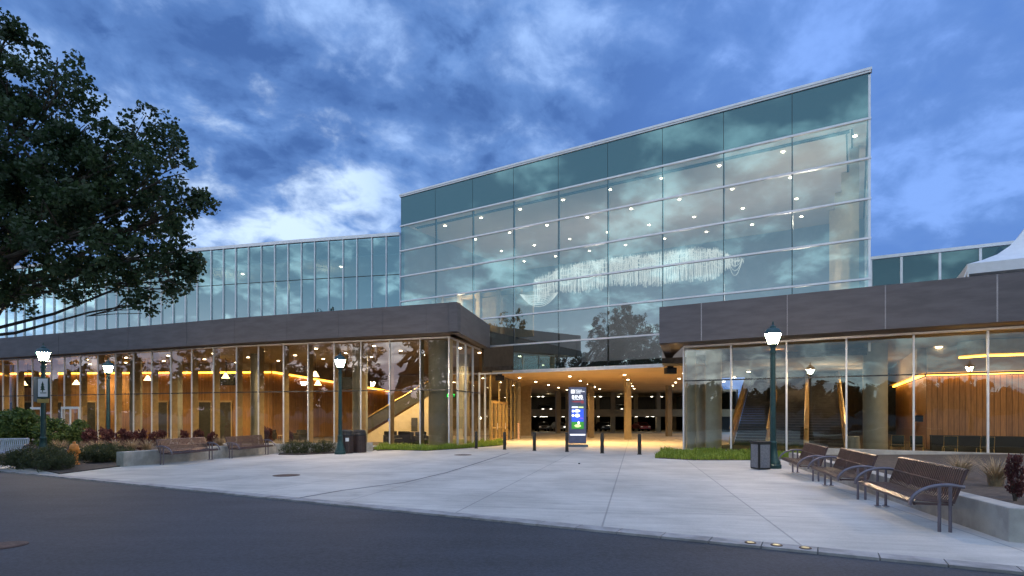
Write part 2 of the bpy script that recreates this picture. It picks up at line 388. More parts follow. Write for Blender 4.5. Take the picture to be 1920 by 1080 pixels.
def copy_tree(o, loc, rz=0.0, label=None, sc=None, parent=None):
    c = o.copy(); COL.objects.link(c)
    if parent is None:
        c.location = loc; c.rotation_euler = (0, 0, rz)
        if sc: c.scale = sc
        if label: c['label'] = label
    else: c.parent = parent
    for ch in o.children: copy_tree(ch, None, parent=c)
    return c
def once(proto, i, loc, rz=0.0, label=None, sc=None):
    if i == 0:
        proto.location = loc; proto.rotation_euler = (0, 0, rz)
        if sc: proto.scale = sc
        if label: proto['label'] = label
        return proto
    return copy_tree(proto, loc, rz, label, sc)
ORD = ['first', 'second', 'third', 'fourth', 'fifth', 'sixth', 'seventh', 'eighth', 'ninth', 'tenth', 'eleventh', 'twelfth', 'thirteenth', 'fourteenth', 'fifteenth', 'sixteenth']
def light(kind, loc, energy, col=(1.0, 0.78, 0.5), size=0.15, spot=None, name='light', rot=None):
    l = bpy.data.lights.new(name, kind); l.energy = energy; l.color = col
    if kind == 'AREA': l.shape = 'RECTANGLE'; l.size = size[0]; l.size_y = size[1]
    else: l.shadow_soft_size = size
    if kind == 'SPOT': l.spot_size = radians(spot or 120); l.spot_blend = 0.6
    o = bpy.data.objects.new(name, l); COL.objects.link(o); o.location = loc
    if rot: o.rotation_euler = rot
    return o
def text(s, size, m, parent, name='lettering', align='CENTER', M=None, extrude=0.003, xs=1.0):
    cu = bpy.data.curves.new(name, 'FONT'); cu.body = s; cu.size = size; cu.align_x = align; cu.align_y = 'CENTER'; cu.extrude = extrude; cu.resolution_u = 3
    cu.offset = size*0.012
    ob = bpy.data.objects.new(name, cu); COL.objects.link(ob)
    bpy.context.view_layer.update()
    me = bpy.data.meshes.new_from_object(ob.evaluated_get(bpy.context.evaluated_depsgraph_get()))
    bpy.data.objects.remove(ob)
    me.transform((M or Matrix()) @ Matrix.Diagonal((xs, 1, 1, 1)))
    me.materials.clear(); me.materials.append(MATS[m])
    o = bpy.data.objects.new(name, me); COL.objects.link(o); o.parent = parent
    return o
def along(p, q, t_): return (p[0]+(q[0]-p[0])*t_, p[1]+(q[1]-p[1])*t_)
def hit(poly, px):                                   # point of a plan polyline seen in picture column px
    k = (px-CX)/F
    for a, b in zip(poly, poly[1:]):
        dx, dy = b[0]-a[0], b[1]-a[1]; dn = dx-k*dy
        if abs(dn) < 1e-9: continue
        t_ = (k*a[1]-a[0])/dn
        if -1e-6 <= t_ <= 1+1e-6: return (a[0]+dx*t_, a[1]+dy*t_)
    a, b = poly[-2], poly[-1]; dx, dy = b[0]-a[0], b[1]-a[1]; t_ = (k*a[1]-a[0])/(dx-k*dy)
    return (a[0]+dx*t_, a[1]+dy*t_)
def offset(poly, d):                                 # offset a plan polyline to its left by d
    out = []
    for i, p in enumerate(poly):
        a = poly[max(i-1, 0)]; b = poly[min(i+1, len(poly)-1)]
        L = hypot(b[0]-a[0], b[1]-a[1]); out.append((p[0]-(b[1]-a[1])/L*d, p[1]+(b[0]-a[0])/L*d))
    return out

# ------------------------------------------------------------------ ground, road, plaza
g = MB()
N = 12
for i in range(N):
    for j in range(N):
        x0, x1 = -400+i*800/N, -400+(i+1)*800/N; y0, y1 = -300+j*700/N, -300+(j+1)*700/N
        g.add([(x, y, gz(x, y)-0.03) for x, y in ((x0, y0), (x1, y0), (x1, y1), (x0, y1))], [(0, 1, 2, 3)])
tag(g.build('road', 'asphalt'), 'dark asphalt road in front of the plaza', None, None, 'structure')
KD = Vector((0.875, -0.484)).normalized(); K0 = Vector((-13.2, 16.3))
def K(s_, off=0.0): p = K0+KD*s_; return (p.x+KD.y*-off, p.y+KD.x*off)
pz = MB(); pz.prism([K(-24), K(32), (40, 10), (48, 112), (-64, 112), (-64, 40)], lambda x, y: gz(x, y)-0.06, gz)
tag(pz.build('plaza', 'plaza_concrete'), 'pale concrete plaza with saw cut joints', None, None, 'structure')
kb = MB(); s_ = -24.0; rk = random.Random(2)
while s_ < 31.5:
    L = 0.62
    kb.prism([K(s_+0.006, -0.30), K(s_+L-0.006, -0.30), K(s_+L-0.006, -0.010), K(s_+0.006, -0.010)], lambda x, y: gz(x, y)-0.06, lambda x, y: gz(x, y)+0.002+rk.uniform(-0.002, 0.002)*0)
    s_ += L
tag(kb.build('kerb', 'kerb_paver'), 'row of flush kerb pavers along the plaza edge', None, None, 'structure')
sm = MB(); pts = [P(560, 934), P(640, 920), P(760, 904.5), P(838, 886), P(890, 870), P(955, 849)]
for a, b in zip(pts, pts[1:]):
    L = hypot(b[0]-a[0], b[1]-a[1]); n_ = (-(b[1]-a[1])/L*0.035, (b[0]-a[0])/L*0.035)
    sm.sheet([(a[0]-n_[0], a[1]-n_[1]), (b[0]-n_[0], b[1]-n_[1]), (b[0]+n_[0], b[1]+n_[1]), (a[0]+n_[0], a[1]+n_[1])], lambda x, y: gz(x, y)+0.004)
tag(sm.build('plaza_seam', 'seam_dark'), 'dark sealed seam running across the plaza', None, None, 'structure')

# ------------------------------------------------------------------ tall glass hall
A, B = Vector((-8.46, 42.7)), Vector((17.2, 26.94))
DF = (B-A).normalized(); PF = Vector((-DF.y, DF.x))               # along the front, and back into the building
ZR = [4.2, 5.95, 7.9, 9.85, 11.75, 13.7, 15.6, 17.85]
def FP(i, back=0.0): p = A+(B-A)*(i/9.0)+PF*back; return (p.x, p.y)
hall = empty('glass_hall', (B.x, B.y, 4.2), 'tall glass walled hall with lit ceiling lights rising above the entrance passage', 'building')
first_row = [2, 2, 1, 0, 0, 0, 1, 1, 1]
for i in range(9):
    p, q = FP(i+0.0), FP(i+1.0)
    for r in range(7):
        if r < first_row[i]: continue
        z0, z1 = ZR[r]+0.012, ZR[r+1]-0.012
        pp, qq = along(p, q, 0.004), along(p, q, 0.996)
        w = MB()
        if r == 6:
            w.wall(pp, qq, z0, z1, 0.0, 0.03); w.build('spandrel_panel', 'spandrel', hall)
        else:
            w.add([(pp[0], pp[1], z0), (qq[0], qq[1], z0), (qq[0], qq[1], z1), (pp[0], pp[1], z1)], [(0, 1, 2, 3)]); w.build('window', 'glass_hall_pane', hall)
for i in range(10):
    p = FP(i); z0 = ZR[first_row[min(i, 8)]]
    m_ = MB(); c = Vector(p)+PF*0.10
    m_.box((c.x, c.y, (z0+ZR[-1])/2), (0.055, 0.16, ZR[-1]-z0), atan2(DF.y, DF.x)); m_.build('mullion', 'mullion_dark', hall)
for r in range(8):
    i0 = min(i for i in range(9) if first_row[i] <= r) if r < 3 else 0
    i1 = 9 if r >= 1 else 6
    p, q = FP(i0-(0.02 if r > 2 else 0)), FP(i1+(0.02 if r > 0 else 0))
    t_ = MB(); t_.wall(p, q, ZR[r]-0.048, ZR[r]+0.048, -0.08, 0.09); t_.build('transom', 'silver', hall)
DEP = 17.0
cap = MB(); cap.wall(FP(-0.03), FP(9.03), 17.90, 18.02, -0.12, 0.3); cap.build('coping', 'silver', hall)
rf = MB(); rf.prism([FP(0, 0.35), FP(9, 0.35), FP(9, DEP), FP(0, DEP)], 17.5, 17.8); rf.build('roof', 'roof_grey', hall)
cg = MB(); cg.prism([FP(0.02, 0.5), FP(8.97, 0.5), FP(8.97, DEP-0.1), FP(0.02, DEP-0.1)], 15.72, 15.9); cg.build('ceiling', 'ceiling_pale', hall)
tr = MB()
for bk in (1.0, 1.22): tr.wall(FP(0.15, bk), FP(8.75, bk), 15.66, 15.72, 0, 0.07)
for ii in (8.72, 8.79): tr.wall(FP(ii, 1.0), FP(ii, 12), 15.66, 15.72, 0, 0.07)
tr.build('ceiling_track', 'mullion_dark', hall)
bw = MB(); bw.wall(FP(0, DEP), FP(9, DEP), 4.3, 17.5, -0.2, 0.2); bw.build('back_wall', 'interior_wall', hall)
fl = MB(); fl.prism([FP(2.2, 0.3), FP(8.97, 0.3), FP(8.97, DEP), FP(2.2, DEP)], 4.28, 4.6); fl.build('floor', 'carpet', hall)
# side walls: the one facing east is glass with deep fins
for k in range(5):
    q0, q1 = FP(9, DEP*k/5), FP(9, DEP*(k+1)/5)
    w = MB(); w.add([(q0[0], q0[1], 4.4), (q1[0], q1[1], 4.4), (q1[0], q1[1], 17.7), (q0[0], q0[1], 17.7)], [(0, 1, 2, 3)]); w.build('side_window', 'glass_hall_pane', hall)
    if k:
        w = MB(); c = FP(8.94-0.13*k, DEP*k/5); w.box((c[0], c[1], 10.1), (0.45, 0.22, 11.2), atan2(DF.y, DF.x)); w.build('fin', 'cream_wall', hall)
    w = MB(); w.box((q0[0], q0[1], 11.05), (0.10, 0.10, 13.3), atan2(DF.y, DF.x)); w.build('side_mullion', 'silver', hall)
for r in (9.85, 13.7):
    w = MB(); w.wall(FP(9, 0.1), FP(9, DEP), r-0.04, r+0.04, -0.05, 0.05); w.build('side_transom', 'silver', hall)
w = MB(); w.wall(FP(0, 0.2), FP(0, DEP), 7.4, 17.6, -0.15, 0.05); w.build('side_wall', 'interior_wall', hall)
w = MB(); w.wall(FP(6.9, DEP-2.2), FP(8.9, DEP-2.2), 4.6, 7.1, 0, 0.8); w.build('counter', 'cream_wall', hall)
w = MB()
for ii in (0.4, 0.95, 1.5, 2.05):
    c = FP(ii, 3.2); w.box((c[0], c[1], 8.8), (0.35, 0.35, 3.6), atan2(DF.y, DF.x))
w.wall(FP(0.1, 3.2), FP(2.6, 3.2), 10.2, 10.5, 0, 0.3)
w.build('timber_frame', 'tan_panel', hall)
w = MB(); w.wall(FP(0.1, 5.0), FP(2.6, 5.0), 7.2, 10.6, 0, 0.2); w.build('inner_wall', 'tan_panel', hall)
w = MB(); w.wall(FP(2.2, 0.4), FP(2.2, DEP), 4.3, 7.1, 0, 0.15); w.build('inner_wall', 'interior_dark', hall)
w = MB(); w.prism([FP(0.02, 0.3), FP(2.2, 0.3), FP(2.2, DEP), FP(0.02, DEP)], 7.1, 7.2); w.build('floor', 'carpet', hall)
# recessed lights of the hall ceiling
def disc(name, m, r=0.12, ring='white_paint'):
    d_ = MB(); d_.lathe([(r, 0.0), (r, 0.03)], 12); o = d_.build(name, m); return o
dl = disc('downlight', 'downlight_glow', 0.09)
tag(dl, 'small round downlight shining in the ceiling of the tall glass hall', 'ceiling light', 'downlights in the tall glass hall')
n_ = 0
for i in range(9):
    for k in range(4):
        c = FP(i+0.82, 1.9+k*4.0); o = once(dl, n_, (c[0], c[1], 15.69)); n_ += 1
for ii in (1.2, 3.2, 5.2, 7.2):
    c = FP(ii+0.5, 8.5); light('POINT', (c[0], c[1], 9.5), 330, (1.0, 0.78, 0.62), 0.6)
for ii in (8.0,):
    c = FP(ii, 6.0); light('POINT', (c[0], c[1], 7.5), 220, (1.0, 0.80, 0.58), 0.5)
c = FP(8.2, 2.6); light('POINT', (c[0], c[1], 12.0), 240, (1.0, 0.80, 0.55), 0.3)  # added point without a fixture, brightens the fins
c = FP(1.2, 2.2); light('POINT', (c[0], c[1], 9.6), 160, (1.0, 0.7, 0.36), 0.3)

# draped strand sculpture hanging in the hall
ch = empty('hanging_sculpture', (7.5, 39, 11.8), 'pale draped light sculpture of hanging strands inside the tall glass hall', 'sculpture')
TOP = [(1000, 521), (1055, 498), (1100, 486), (1140, 481), (1180, 476), (1222, 473), (1260, 467), (1300, 462), (1345, 463), (1375, 478), (1396, 482)]
BOT = [(985, 592), (1003, 577), (1040, 551), (1080, 553), (1120, 546), (1150, 538), (1200, 538), (1225, 540), (1260, 534), (1300, 528), (1330, 530), (1350, 520), (1396, 486)]
def ip(tab, x):
    for a, b in zip(tab, tab[1:]):
        if a[0] <= x <= b[0]: return a[1]+(b[1]-a[1])*(x-a[0])/(b[0]-a[0])
    return tab[0][1] if x < tab[0][0] else tab[-1][1]
rs = random.Random(5)
def sc_pt(x, v_, dep): Y = 43-(x-985)/405*8.0+dep; return U(x, v_, Y)
strand = MB(); swag = MB()
for layer in range(3):
    for k in range(150):
        x = 1000+396*(k+rs.random())/150
        a, b = ip(TOP, x), ip(BOT, x)
        wv = 15*abs(sin(x*0.038+layer*1.1))**0.7+9*abs(sin(x*0.11+layer*2))-8
        dep = layer*0.9-0.9
        b2 = b-max(wv, -3)*(0.75 if layer else 0.35)-rs.random()*3; a2 = a+rs.random()*4+layer*3
        if b2-a2 < 3: b2 = a2+3
        strand.tube([sc_pt(x, a2, dep), sc_pt(x+rs.uniform(-1.5, 1.5), (a2+b2)/2, dep), sc_pt(x, b2, dep)], 0.014, 4, False)
    for x0 in range(1002, 1390, 36):
        x1 = min(x0+rs.randint(34, 60), 1392)
        for q in range(4):
            dp = 8+q*10
            pts = []
            for j in range(9):
                s1 = j/8; x = x0+(x1-x0)*s1
                pts.append(sc_pt(x, ip(TOP, x)+4+4*dp*s1*(1-s1)*0.9, layer*0.9-1.0))
            swag.tube(pts, 0.016, 4, False)
for q in range(7):
    swag.tube([sc_pt(975+j*9, 548+(8+q*7)*4*(j/8)*(1-j/8)*0.5+ (8-j)*0.5, -1.3) for j in range(9)], 0.02, 4, False)
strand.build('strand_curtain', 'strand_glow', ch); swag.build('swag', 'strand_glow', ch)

# ------------------------------------------------------------------ lobby wing on the west side
GL = [(-50.5, 49.9), (-42.0, 46.3), (-18.1, 36.6), (-3.6, 32.0)]
XL = [-130, -105, -80, -54, -28, 6, 33, 61, 96, 121, 151, 184, 217, 251, 285, 321, 360, 401, 444, 485, 532, 578, 627, 677, 731, 788, 842]
GZT = 5.70; TRZ = 2.75
lob = empty('lobby_wing', (-3.6, 32.0, gz(0, 32)), 'long low lobby wing with dark stone fascia over warmly lit glass', 'building')
FO = [(-50.0, 48.6), (-41.1, 45.0), (-17.4, 35.2), (-2.94, 30.0)]
SIDE_END = (-1.50, 38.3)
FZ0, FZ1 = 5.80, 7.38
fpts = [hit(FO, x) for x in (-140, -20, 110, 240, 350, 440, 538, 634, 718, 800)]+[FO[-1]]
for a, b in zip(fpts, fpts[1:]):
    w = MB(); w.wall(along(a, b, 0.002), along(a, b, 0.998), FZ0, FZ1, 0.0, 0.45); w.build('fascia', 'fascia_stone', lob)
w = MB(); w.wall((FO[-1][0], FO[-1][1]+0.0), SIDE_END, FZ0, FZ1, 0.002, 0.45); w.build('fascia', 'fascia_stone', lob)
BK = [(-54, 64), (-10, 64), (1.0, 52.0)]
w = MB(); w.prism([(p[0], p[1]+0.3) for p in FO]+[SIDE_END, (-1.6, 40), (0.6, 50.5), (-6, 70), (-54, 66)], 6.6, 6.85); w.build('roof', 'roof_grey', lob)
w = MB(); w.prism(offset(FO, 0.46)[:-1]+[(-3.35, 30.45)]+[(-2.35, 36.0)]+[(-3.55, 32.05)]+GL[::-1][1:], FZ0+0.03, FZ0+0.12); w.build('soffit', 'soffit_bronze', lob)
w = MB(); w.prism([(-2.9, 30.5), (-1.95, 38.2), (-2.4, 38.2), (-3.6, 32.05)], FZ0+0.03, FZ0+0.12); w.build('soffit', 'soffit_bronze', lob)
SE = (-3.6+0.214*19.5, 32.0+0.977*19.5)
inner = [(p[0], p[1]+0.1) for p in GL]+[(SE[0]-0.2, SE[1]), (-2.0, 76), (-54, 66)]
w = MB(); w.prism(inner, 5.74, 5.80); w.build('ceiling', 'ceiling_tan', lob)
w = MB(); w.prism(inner, lambda x, y: gz(x, y)-0.2, lambda x, y: gz(x, y)+0.02); w.build('floor', 'carpet', lob)
bays = [hit(GL, x) for x in XL]
# glazing of the long front
for i, (a, b) in enumerate(zip(bays, bays[1:])):
    a2, b2 = along(a, b, 0.012), along(a, b, 0.988)
    for z0, z1 in ((None, TRZ-0.03), (TRZ+0.03, GZT)):
        za, zb = (gz(*a2)+0.05, gz(*b2)+0.05) if z0 is None else (z0, z0)
        w = MB(); w.add([(a2[0], a2[1], za), (b2[0], b2[1], zb), (b2[0], b2[1], z1), (a2[0], a2[1], z1)], [(0, 1, 2, 3)]); w.build('window', 'glass_lobby', lob)
for i, a in enumerate(bays):
    b = bays[min(i+1, len(bays)-1)]; a0 = bays[max(i-1, 0)]
    ang = atan2(b[1]-a0[1], b[0]-a0[0]); nx, ny = -sin(ang), cos(ang)
    w = MB(); z0 = gz(*a); w.box((a[0]-nx*0.02, a[1]-ny*0.02, (z0+GZT)/2), (0.06, 0.07, GZT-z0), ang); mm = w.build('mullion', 'silver', lob)
    w = MB(); w.box((a[0]+nx*0.25, a[1]+ny*0.25, (z0+GZT)/2), (0.07, 0.40, GZT-z0-0.02), ang); w.build('mullion_fin', 'tan_panel', mm)
for a, b in zip(GL, GL[1:]):
    w = MB(); w.wall(a, b, TRZ-0.03, TRZ+0.03, -0.05, 0.05); w.build('transom', 'mullion_dark', lob)
    w = MB(); w.wall(a, b, GZT, GZT+0.09, -0.06, 0.10); w.build('head_rail', 'silver', lob)
    w = MB(); w.wall(a, b, (gz(*a)-0.1, gz(*b)-0.1), (gz(*a)+0.10, gz(*b)+0.10), -0.04, 0.08); w.build('sill', 'silver', lob)
# entrance doors in the front
for x0, x1 in ((60, 79), (118, 150)):
    a, b = hit(GL, x0), hit(GL, x1); fr = MB()
    k = 3 if x1-x0 > 25 else 2
    for j in range(k):
        p = along(a, b, j/(k-1)); fr.box((p[0], p[1]-0.10, gz(*p)+1.3), (0.11, 0.08, 2.6), -0.37)
    fr.wall(a, b, gz(*a)+2.5, gz(*a)+2.68, -0.14, -0.06); dr = fr.build('door', 'white_paint', lob)
    hd = MB(); p = along(a, b, 0.45); hd.tube([(p[0], p[1]-0.2, gz(*p)+0.85), (p[0], p[1]-0.2, gz(*p)+1.35)], 0.02, 6); hd.build('handle', 'silver', dr)
# side glazing along the passage
SD = [(-3.6+0.214*t_, 32.0+0.977*t_) for t_ in (0, 1.6, 3.2, 4.8, 6.4, 7.9, 9.4, 12.1, 14.8, 16.4, 18.0, 19.5)]
for i, (a, b) in enumerate(zip(SD, SD[1:])):
    door = 9.3 < (a[1]-32)/0.977 < 13
    top = GZT if a[1] < 37.6 else 4.16
    a2, b2 = along(a, b, 0.015), along(a, b, 0.985)
    if door:
        dz0 = gz(*a)
        w = MB(); w.add([(a2[0], a2[1], dz0+3.1), (b2[0], b2[1], dz0+3.1), (b2[0], b2[1], top), (a2[0], a2[1], top)], [(0, 1, 2, 3)]); w.build('window', 'glass_lobby', lob)
        fr = MB()
        for t_ in (0.0, 0.06, 0.48, 0.54, 0.96): 
            p = along(a, b, t_+0.02); fr.box((p[0]+0.05, p[1], dz0+1.5), (0.10, 0.16, 3.0), atan2(b[1]-a[1], b[0]-a[0])-pi/2)
        fr.wall(a, b, dz0+2.9, dz0+3.08, -0.10, 0.02); fr.wall(a, b, dz0+0.02, dz0+0.25, -0.10, 0.02); fr.wall(a, b, dz0+1.0, dz0+1.1, -0.10, 0.02)
        dr = fr.build('door', 'gold_metal', lob)
        hd = MB(); p = along(a, b, 0.5); hd.tube([(p[0]+0.2, p[1], dz0+0.9), (p[0]+0.2, p[1], dz0+1.4)], 0.025, 6); hd.build('handle', 'silver', dr)
        w = MB(); w.add([(a2[0], a2[1], dz0+0.1), (b2[0], b2[1], dz0+0.1), (b2[0], b2[1], dz0+2.9), (a2[0], a2[1], dz0+2.9)], [(0, 1, 2, 3)]); w.build('window', 'glass_lobby', lob)
    else:
        for z0, z1 in ((gz(*a)+0.05, TRZ-0.03), (TRZ+0.03, top)):
            w = MB(); w.add([(a2[0], a2[1], z0), (b2[0], b2[1], z0), (b2[0], b2[1], z1), (a2[0], a2[1], z1)], [(0, 1, 2, 3)]); w.build('window', 'glass_lobby', lob)
    if i:
        w = MB(); w.box((a[0], a[1], (gz(*a)+top)/2), (0.12, 0.07, top-gz(*a)), atan2(0.977, 0.214)-pi/2); w.build('mullion', 'silver' if a[1] < 40 else 'gold_metal', lob)
w = MB(); w.wall(SD[0], SD[4], TRZ-0.03, TRZ+0.03, -0.05, 0.05); w.build('transom', 'mullion_dark', lob)
w = MB(); w.wall(SD[0], SD[4], GZT, GZT+0.09, -0.06, 0.10); w.build('head_rail', 'silver', lob)
w = MB(); w.box((SE[0]-0.2, SE[1]+0.3, 1.6), (0.7, 0.7, 5.2), 0.2); w.build('end_pier', 'garage_concrete', lob)
# wood wall with the cove
W0, W1, W2, W3 = (-53, 52.6), (-47.3, 51.75), (-21.3, 49.6), (-14.6, 66.0)
wl = MB(); wl.wall(W0, W1, -1.3, 4.85, 0, 0.25); wl.wall(W1, W2, -1.3, 4.85, 0, 0.25); wl.build('wood_wall', 'wood_slats', lob)
wl = MB(); wl.wall(W2, W3, -1.5, (4.85, 3.75), 0, 0.25); wl.build('wood_wall', 'wood_slats', lob)
cv = MB(); cv.wall(W1, W2, 4.88, 5.0, -0.22, -0.10); cv.wall(W0, W1, 4.88, 5.0, -0.22, -0.10); cv.build('cove_light', 'cove_glow', lob)
cv = MB(); cv.wall(W2, W3, (4.88, 3.78), (5.0, 3.9), -0.22, -0.10); cv.build('cove_light', 'cove_glow', lob)
bh = MB(); bh.wall(W0, W2, 5.03, 5.74, -0.5, 0.3); bh.wall(W2, W3, (5.03, 3.93), (5.72, 5.72), -0.5, 0.3); bh.build('bulkhead', 'ceiling_tan', lob)
wl = MB(); wl.wall((-14.4, 66.2), (2.0, 60), -1.5, 5.7, 0, 0.2); wl.build('rear_wall', 'tan_panel', lob)
for x0, x1 in ((12, 26), (44, 62), (100, 118), (160, 182), (292, 316), (372, 398), (406, 436)):
    p, q = hit([W1, W2], x0), hit([W1, W2], x1)
    w = MB(); w.wall(p, q, -0.95, 2.3, -0.06, -0.01); o = w.build('doorway', 'interior_dark', lob)
    w = MB(); w.wall(p, along(p, q, 0.07), -0.95, 2.4, -0.10, -0.02); w.wall(along(p, q, 0.93), q, -0.95, 2.4, -0.10, -0.02); w.wall(p, q, 2.3, 2.45, -0.10, -0.02); w.build('frame', 'tan_panel', o)
w = MB(); p, q = U(448, 760, 58), U(575, 760, 58); w.wall((p.x, p.y), (q.x, q.y), -1.2, 2.2, 0, 0.2); w.build('bar_back', 'interior_dark', lob)
for px, Yc, r in ((822, 33.8, 0.60), (675, 37.5, 0.50), (482, 41.5, 0.45), (330, 43.5, 0.45), (868, 42.0, 0.5), (255, 46.5, 0.45)):
    xx = (px-CX)*Yc/F; w = MB(); w.lathe([(r, gz(0, Yc)), (r, 5.74)], 20, (xx, Yc, 0)); w.build('column', 'column_concrete', lob, True)
# stair in the lobby
st = empty('staircase', (-9.2, 41.5, gz(0, 41.5)), 'lobby staircase with a cream side wall and dark sloping balustrade', 'staircase')
x0, x1, Y0 = -11.4, -5.2, 41.5; zb = gz(0, Y0)
w = MB(); w.add([(x0, Y0, zb), (-5.2, Y0, zb), (-5.2, Y0, zb+4.0), (x0, Y0, zb+0.15), (x0, Y0+0.2, zb), (-5.2, Y0+0.2, zb), (-5.2, Y0+0.2, zb+4.0), (x0, Y0+0.2, zb+0.15)],
              [(0, 1, 2, 3), (7, 6, 5, 4), (0, 4, 5, 1), (1, 5, 6, 2), (2, 6, 7, 3), (3, 7, 4, 0)]); w.build('side_wall', 'cream_wall', st)
w = MB()
for k in range(22):
    w.box((x0+0.15+k*0.285, Y0+1.1, zb+0.09+k*0.177), (0.30, 1.75, 0.17))
w.build('step', 'step_dark', st)
w = MB(); w.add([(x0-0.3, Y0-0.05, zb+0.25), (-5.2, Y0-0.05, zb+4.05), (-5.2, Y0-0.05, zb+5.05), (x0-0.3, Y0-0.05, zb+1.2)]+[(x0-0.3, Y0-0.01, zb+0.25), (-5.2, Y0-0.01, zb+4.05), (-5.2, Y0-0.01, zb+5.05), (x0-0.3, Y0-0.01, zb+1.2)],
              [(0, 1, 2, 3), (7, 6, 5, 4), (0, 4, 5, 1), (1, 5, 6, 2), (2, 6, 7, 3), (3, 7, 4, 0)]); w.build('balustrade', 'interior_dark', st)
w = MB(); w.tube([(x0-0.3, Y0-0.08, zb+1.25), (-5.2, Y0-0.08, zb+5.10)], 0.04, 8); w.build('handrail', 'gold_metal', st)
# lobby ceiling lights
dl2 = disc('downlight', 'downlight_glow', 0.10)
tag(dl2, 'small round downlight shining in the tan ceiling of the long lobby wing', 'ceiling light', 'downlights in the long lobby wing')
n_ = 0
for k in range(9):
    for r in range(3):
        p = along(GL[1], GL[-1], 0.06+k*0.112); once(dl2, n_, (p[0]+0.35*(2+r*3.2), p[1]+0.93*(2+r*3.2), 5.705)); n_ += 1
for k in range(7):
    p = along(GL[1], GL[-1], 0.10+k*0.135); light('SPOT', (p[0]+0.35*4, p[1]+0.93*4, 5.62), 1500, (1.0, 0.72, 0.36), 0.12, 150)
for p, e in (((-9.5, 38.5, 5.5), 350), ((-6, 46, 5.5), 500), ((-3.4, 40, 5.4), 260), ((-10, 56, 5.5), 600), ((-18, 44, 5.4), 300)):
    light('SPOT', p, e*2.2, (1.0, 0.74, 0.40), 0.12, 160)
# pendants, screens
pd = empty('pendant_lamp', (0, 0, 0), 'x', 'pendant lamp', 'pendant lamps in the long lobby')
w = MB(); w.tube([(0, 0, 0), (0, 0, 1.7)], 0.015, 6); w.build('cord', 'dark_metal', pd)
w = MB(); w.lathe([(0.30, 0.0), (0.26, 0.06), (0.10, 0.10), (0.22, 0.14), (0.18, 0.20), (0.07, 0.24), (0.14, 0.28), (0.10, 0.34), (0.02, 0.40)], 14); w.build('shade', 'pendant_glow', pd, True)
for i, (px, Yp, d_) in enumerate(((44, 48.5, 'first pendant lamp from the street sign, beside the glass'), (143, 48, 'small glowing pendant lamp between the two street lamps'),
        (277, 46, 'glowing pendant lamp behind the near bench, against the wood wall'), (423, 44.5, 'glowing pendant lamp in front of the black hanging screen'),
        (591, 42, 'bright glowing pendant lamp beside the street lamp by the bins'), (596, 46, 'lower glowing pendant lamp beside the street lamp by the bins'))):
    v_ = (722, 721, 713, 709, 706, 722)[i]; p = U(px, v_, Yp); once(pd, i, p, 0, d_)
hs = empty('hanging_screen', (0, 0, 0), 'x', 'screen', 'black screens hanging in the lobby')
w = MB(); w.box((0, 0, 0), (1.6, 0.12, 0.95)); w.build('screen', 'screen_black', hs)
w = MB(); w.tube([(0, 0, 0.45), (0, 0, 1.9)], 0.03, 6); w.build('hanger', 'dark_metal', hs)
for i, (px, v_, Yp, d_) in enumerate(((52, 717, 49.8, 'black hanging screen at the far end of the lobby near the tree sign'), (425, 712, 46.5, 'black hanging screen in the lobby behind the second bench'), (647, 719, 43.0, 'black hanging screen beside the street lamp by the bins'))):
    once(hs, i, U(px, v_, Yp), -0.2, d_)
ex = empty('exit_sign', (0, 0, 0), 'green lit exit sign just inside the corner of the lobby glass', 'exit sign')
p = U(846, 742, 33.6); ex.location = p
w = MB(); w.box((p.x, p.y, p.z), (0.50, 0.06, 0.26)); w.build('housing', 'mullion_dark', ex)
text('EXIT', 0.24, 'exit_glow', ex, M=Matrix.Translation((0, -0.035, 0)) @ Matrix.Rotation(pi/2, 4, 'X'))
# lounge furniture seen in the lobby
ac = empty('armchair', (0, 0, 0), 'x', 'armchair', 'dark lounge armchairs by the stair')
w = MB(); w.box((0, 0, 0.28), (0.75, 0.75, 0.30)); w.build('seat', 'lounge_fabric', ac, bevel=0.04)
w = MB(); w.box((0, 0.34, 0.55), (0.85, 0.16, 0.62)); w.build('backrest', 'lounge_fabric', ac, bevel=0.04)
for s in (-1, 1): w = MB(); w.box((s*0.42, 0, 0.36), (0.14, 0.8, 0.5)); w.build('armrest', 'lounge_fabric', ac, bevel=0.04)
for s in (-1, 1):
    for s2 in (-1, 1): w = MB(); w.box((s*0.35, s2*0.3, 0.06), (0.05, 0.05, 0.13)); w.build('leg', 'dark_metal', ac)
for i, (px, Yp, rz, d_) in enumerate(((733, 37.5, 0.3, 'dark armchair nearest the street lamp, against the cream stair wall'), (752, 37.0, -0.4, 'dark armchair in the middle of the stair wall lounge'),
        (796, 35.2, 0.9, 'dark armchair just left of the round corner column'), (772, 36.0, 2.6, 'dark armchair with its back to the glass below the wall panel'), (505, 44.5, 0.2, 'dark armchair behind the second bench, deep in the lobby'), (560, 43.5, -0.3, 'dark armchair deep in the lobby near the bar'))):
    xx = (px-CX)*Yp/F; once(ac, i, (xx, Yp, gz(0, Yp)+0.02), rz, d_)
tb = empty('coffee_table', (0, 0, 0), 'x', 'table', 'low tables in the lobby lounge')
w = MB(); w.box((0, 0, 0.43), (0.7, 0.7, 0.05)); w.build('tabletop', 'tan_panel', tb)
for s in (-1, 1):
    for s2 in (-1, 1): w = MB(); w.box((s*0.3, s2*0.3, 0.2), (0.04, 0.04, 0.42)); w.build('leg', 'dark_metal', tb)
for i, (px, Yp, d_) in enumerate(((770, 36.8, 'low wooden coffee table among the armchairs by the stair'), (532, 43.5, 'low wooden coffee table deep in the lobby near the bar'))):
    xx = (px-CX)*Yp/F; once(tb, i, (xx, Yp, gz(0, Yp)+0.02), 0.2, d_)
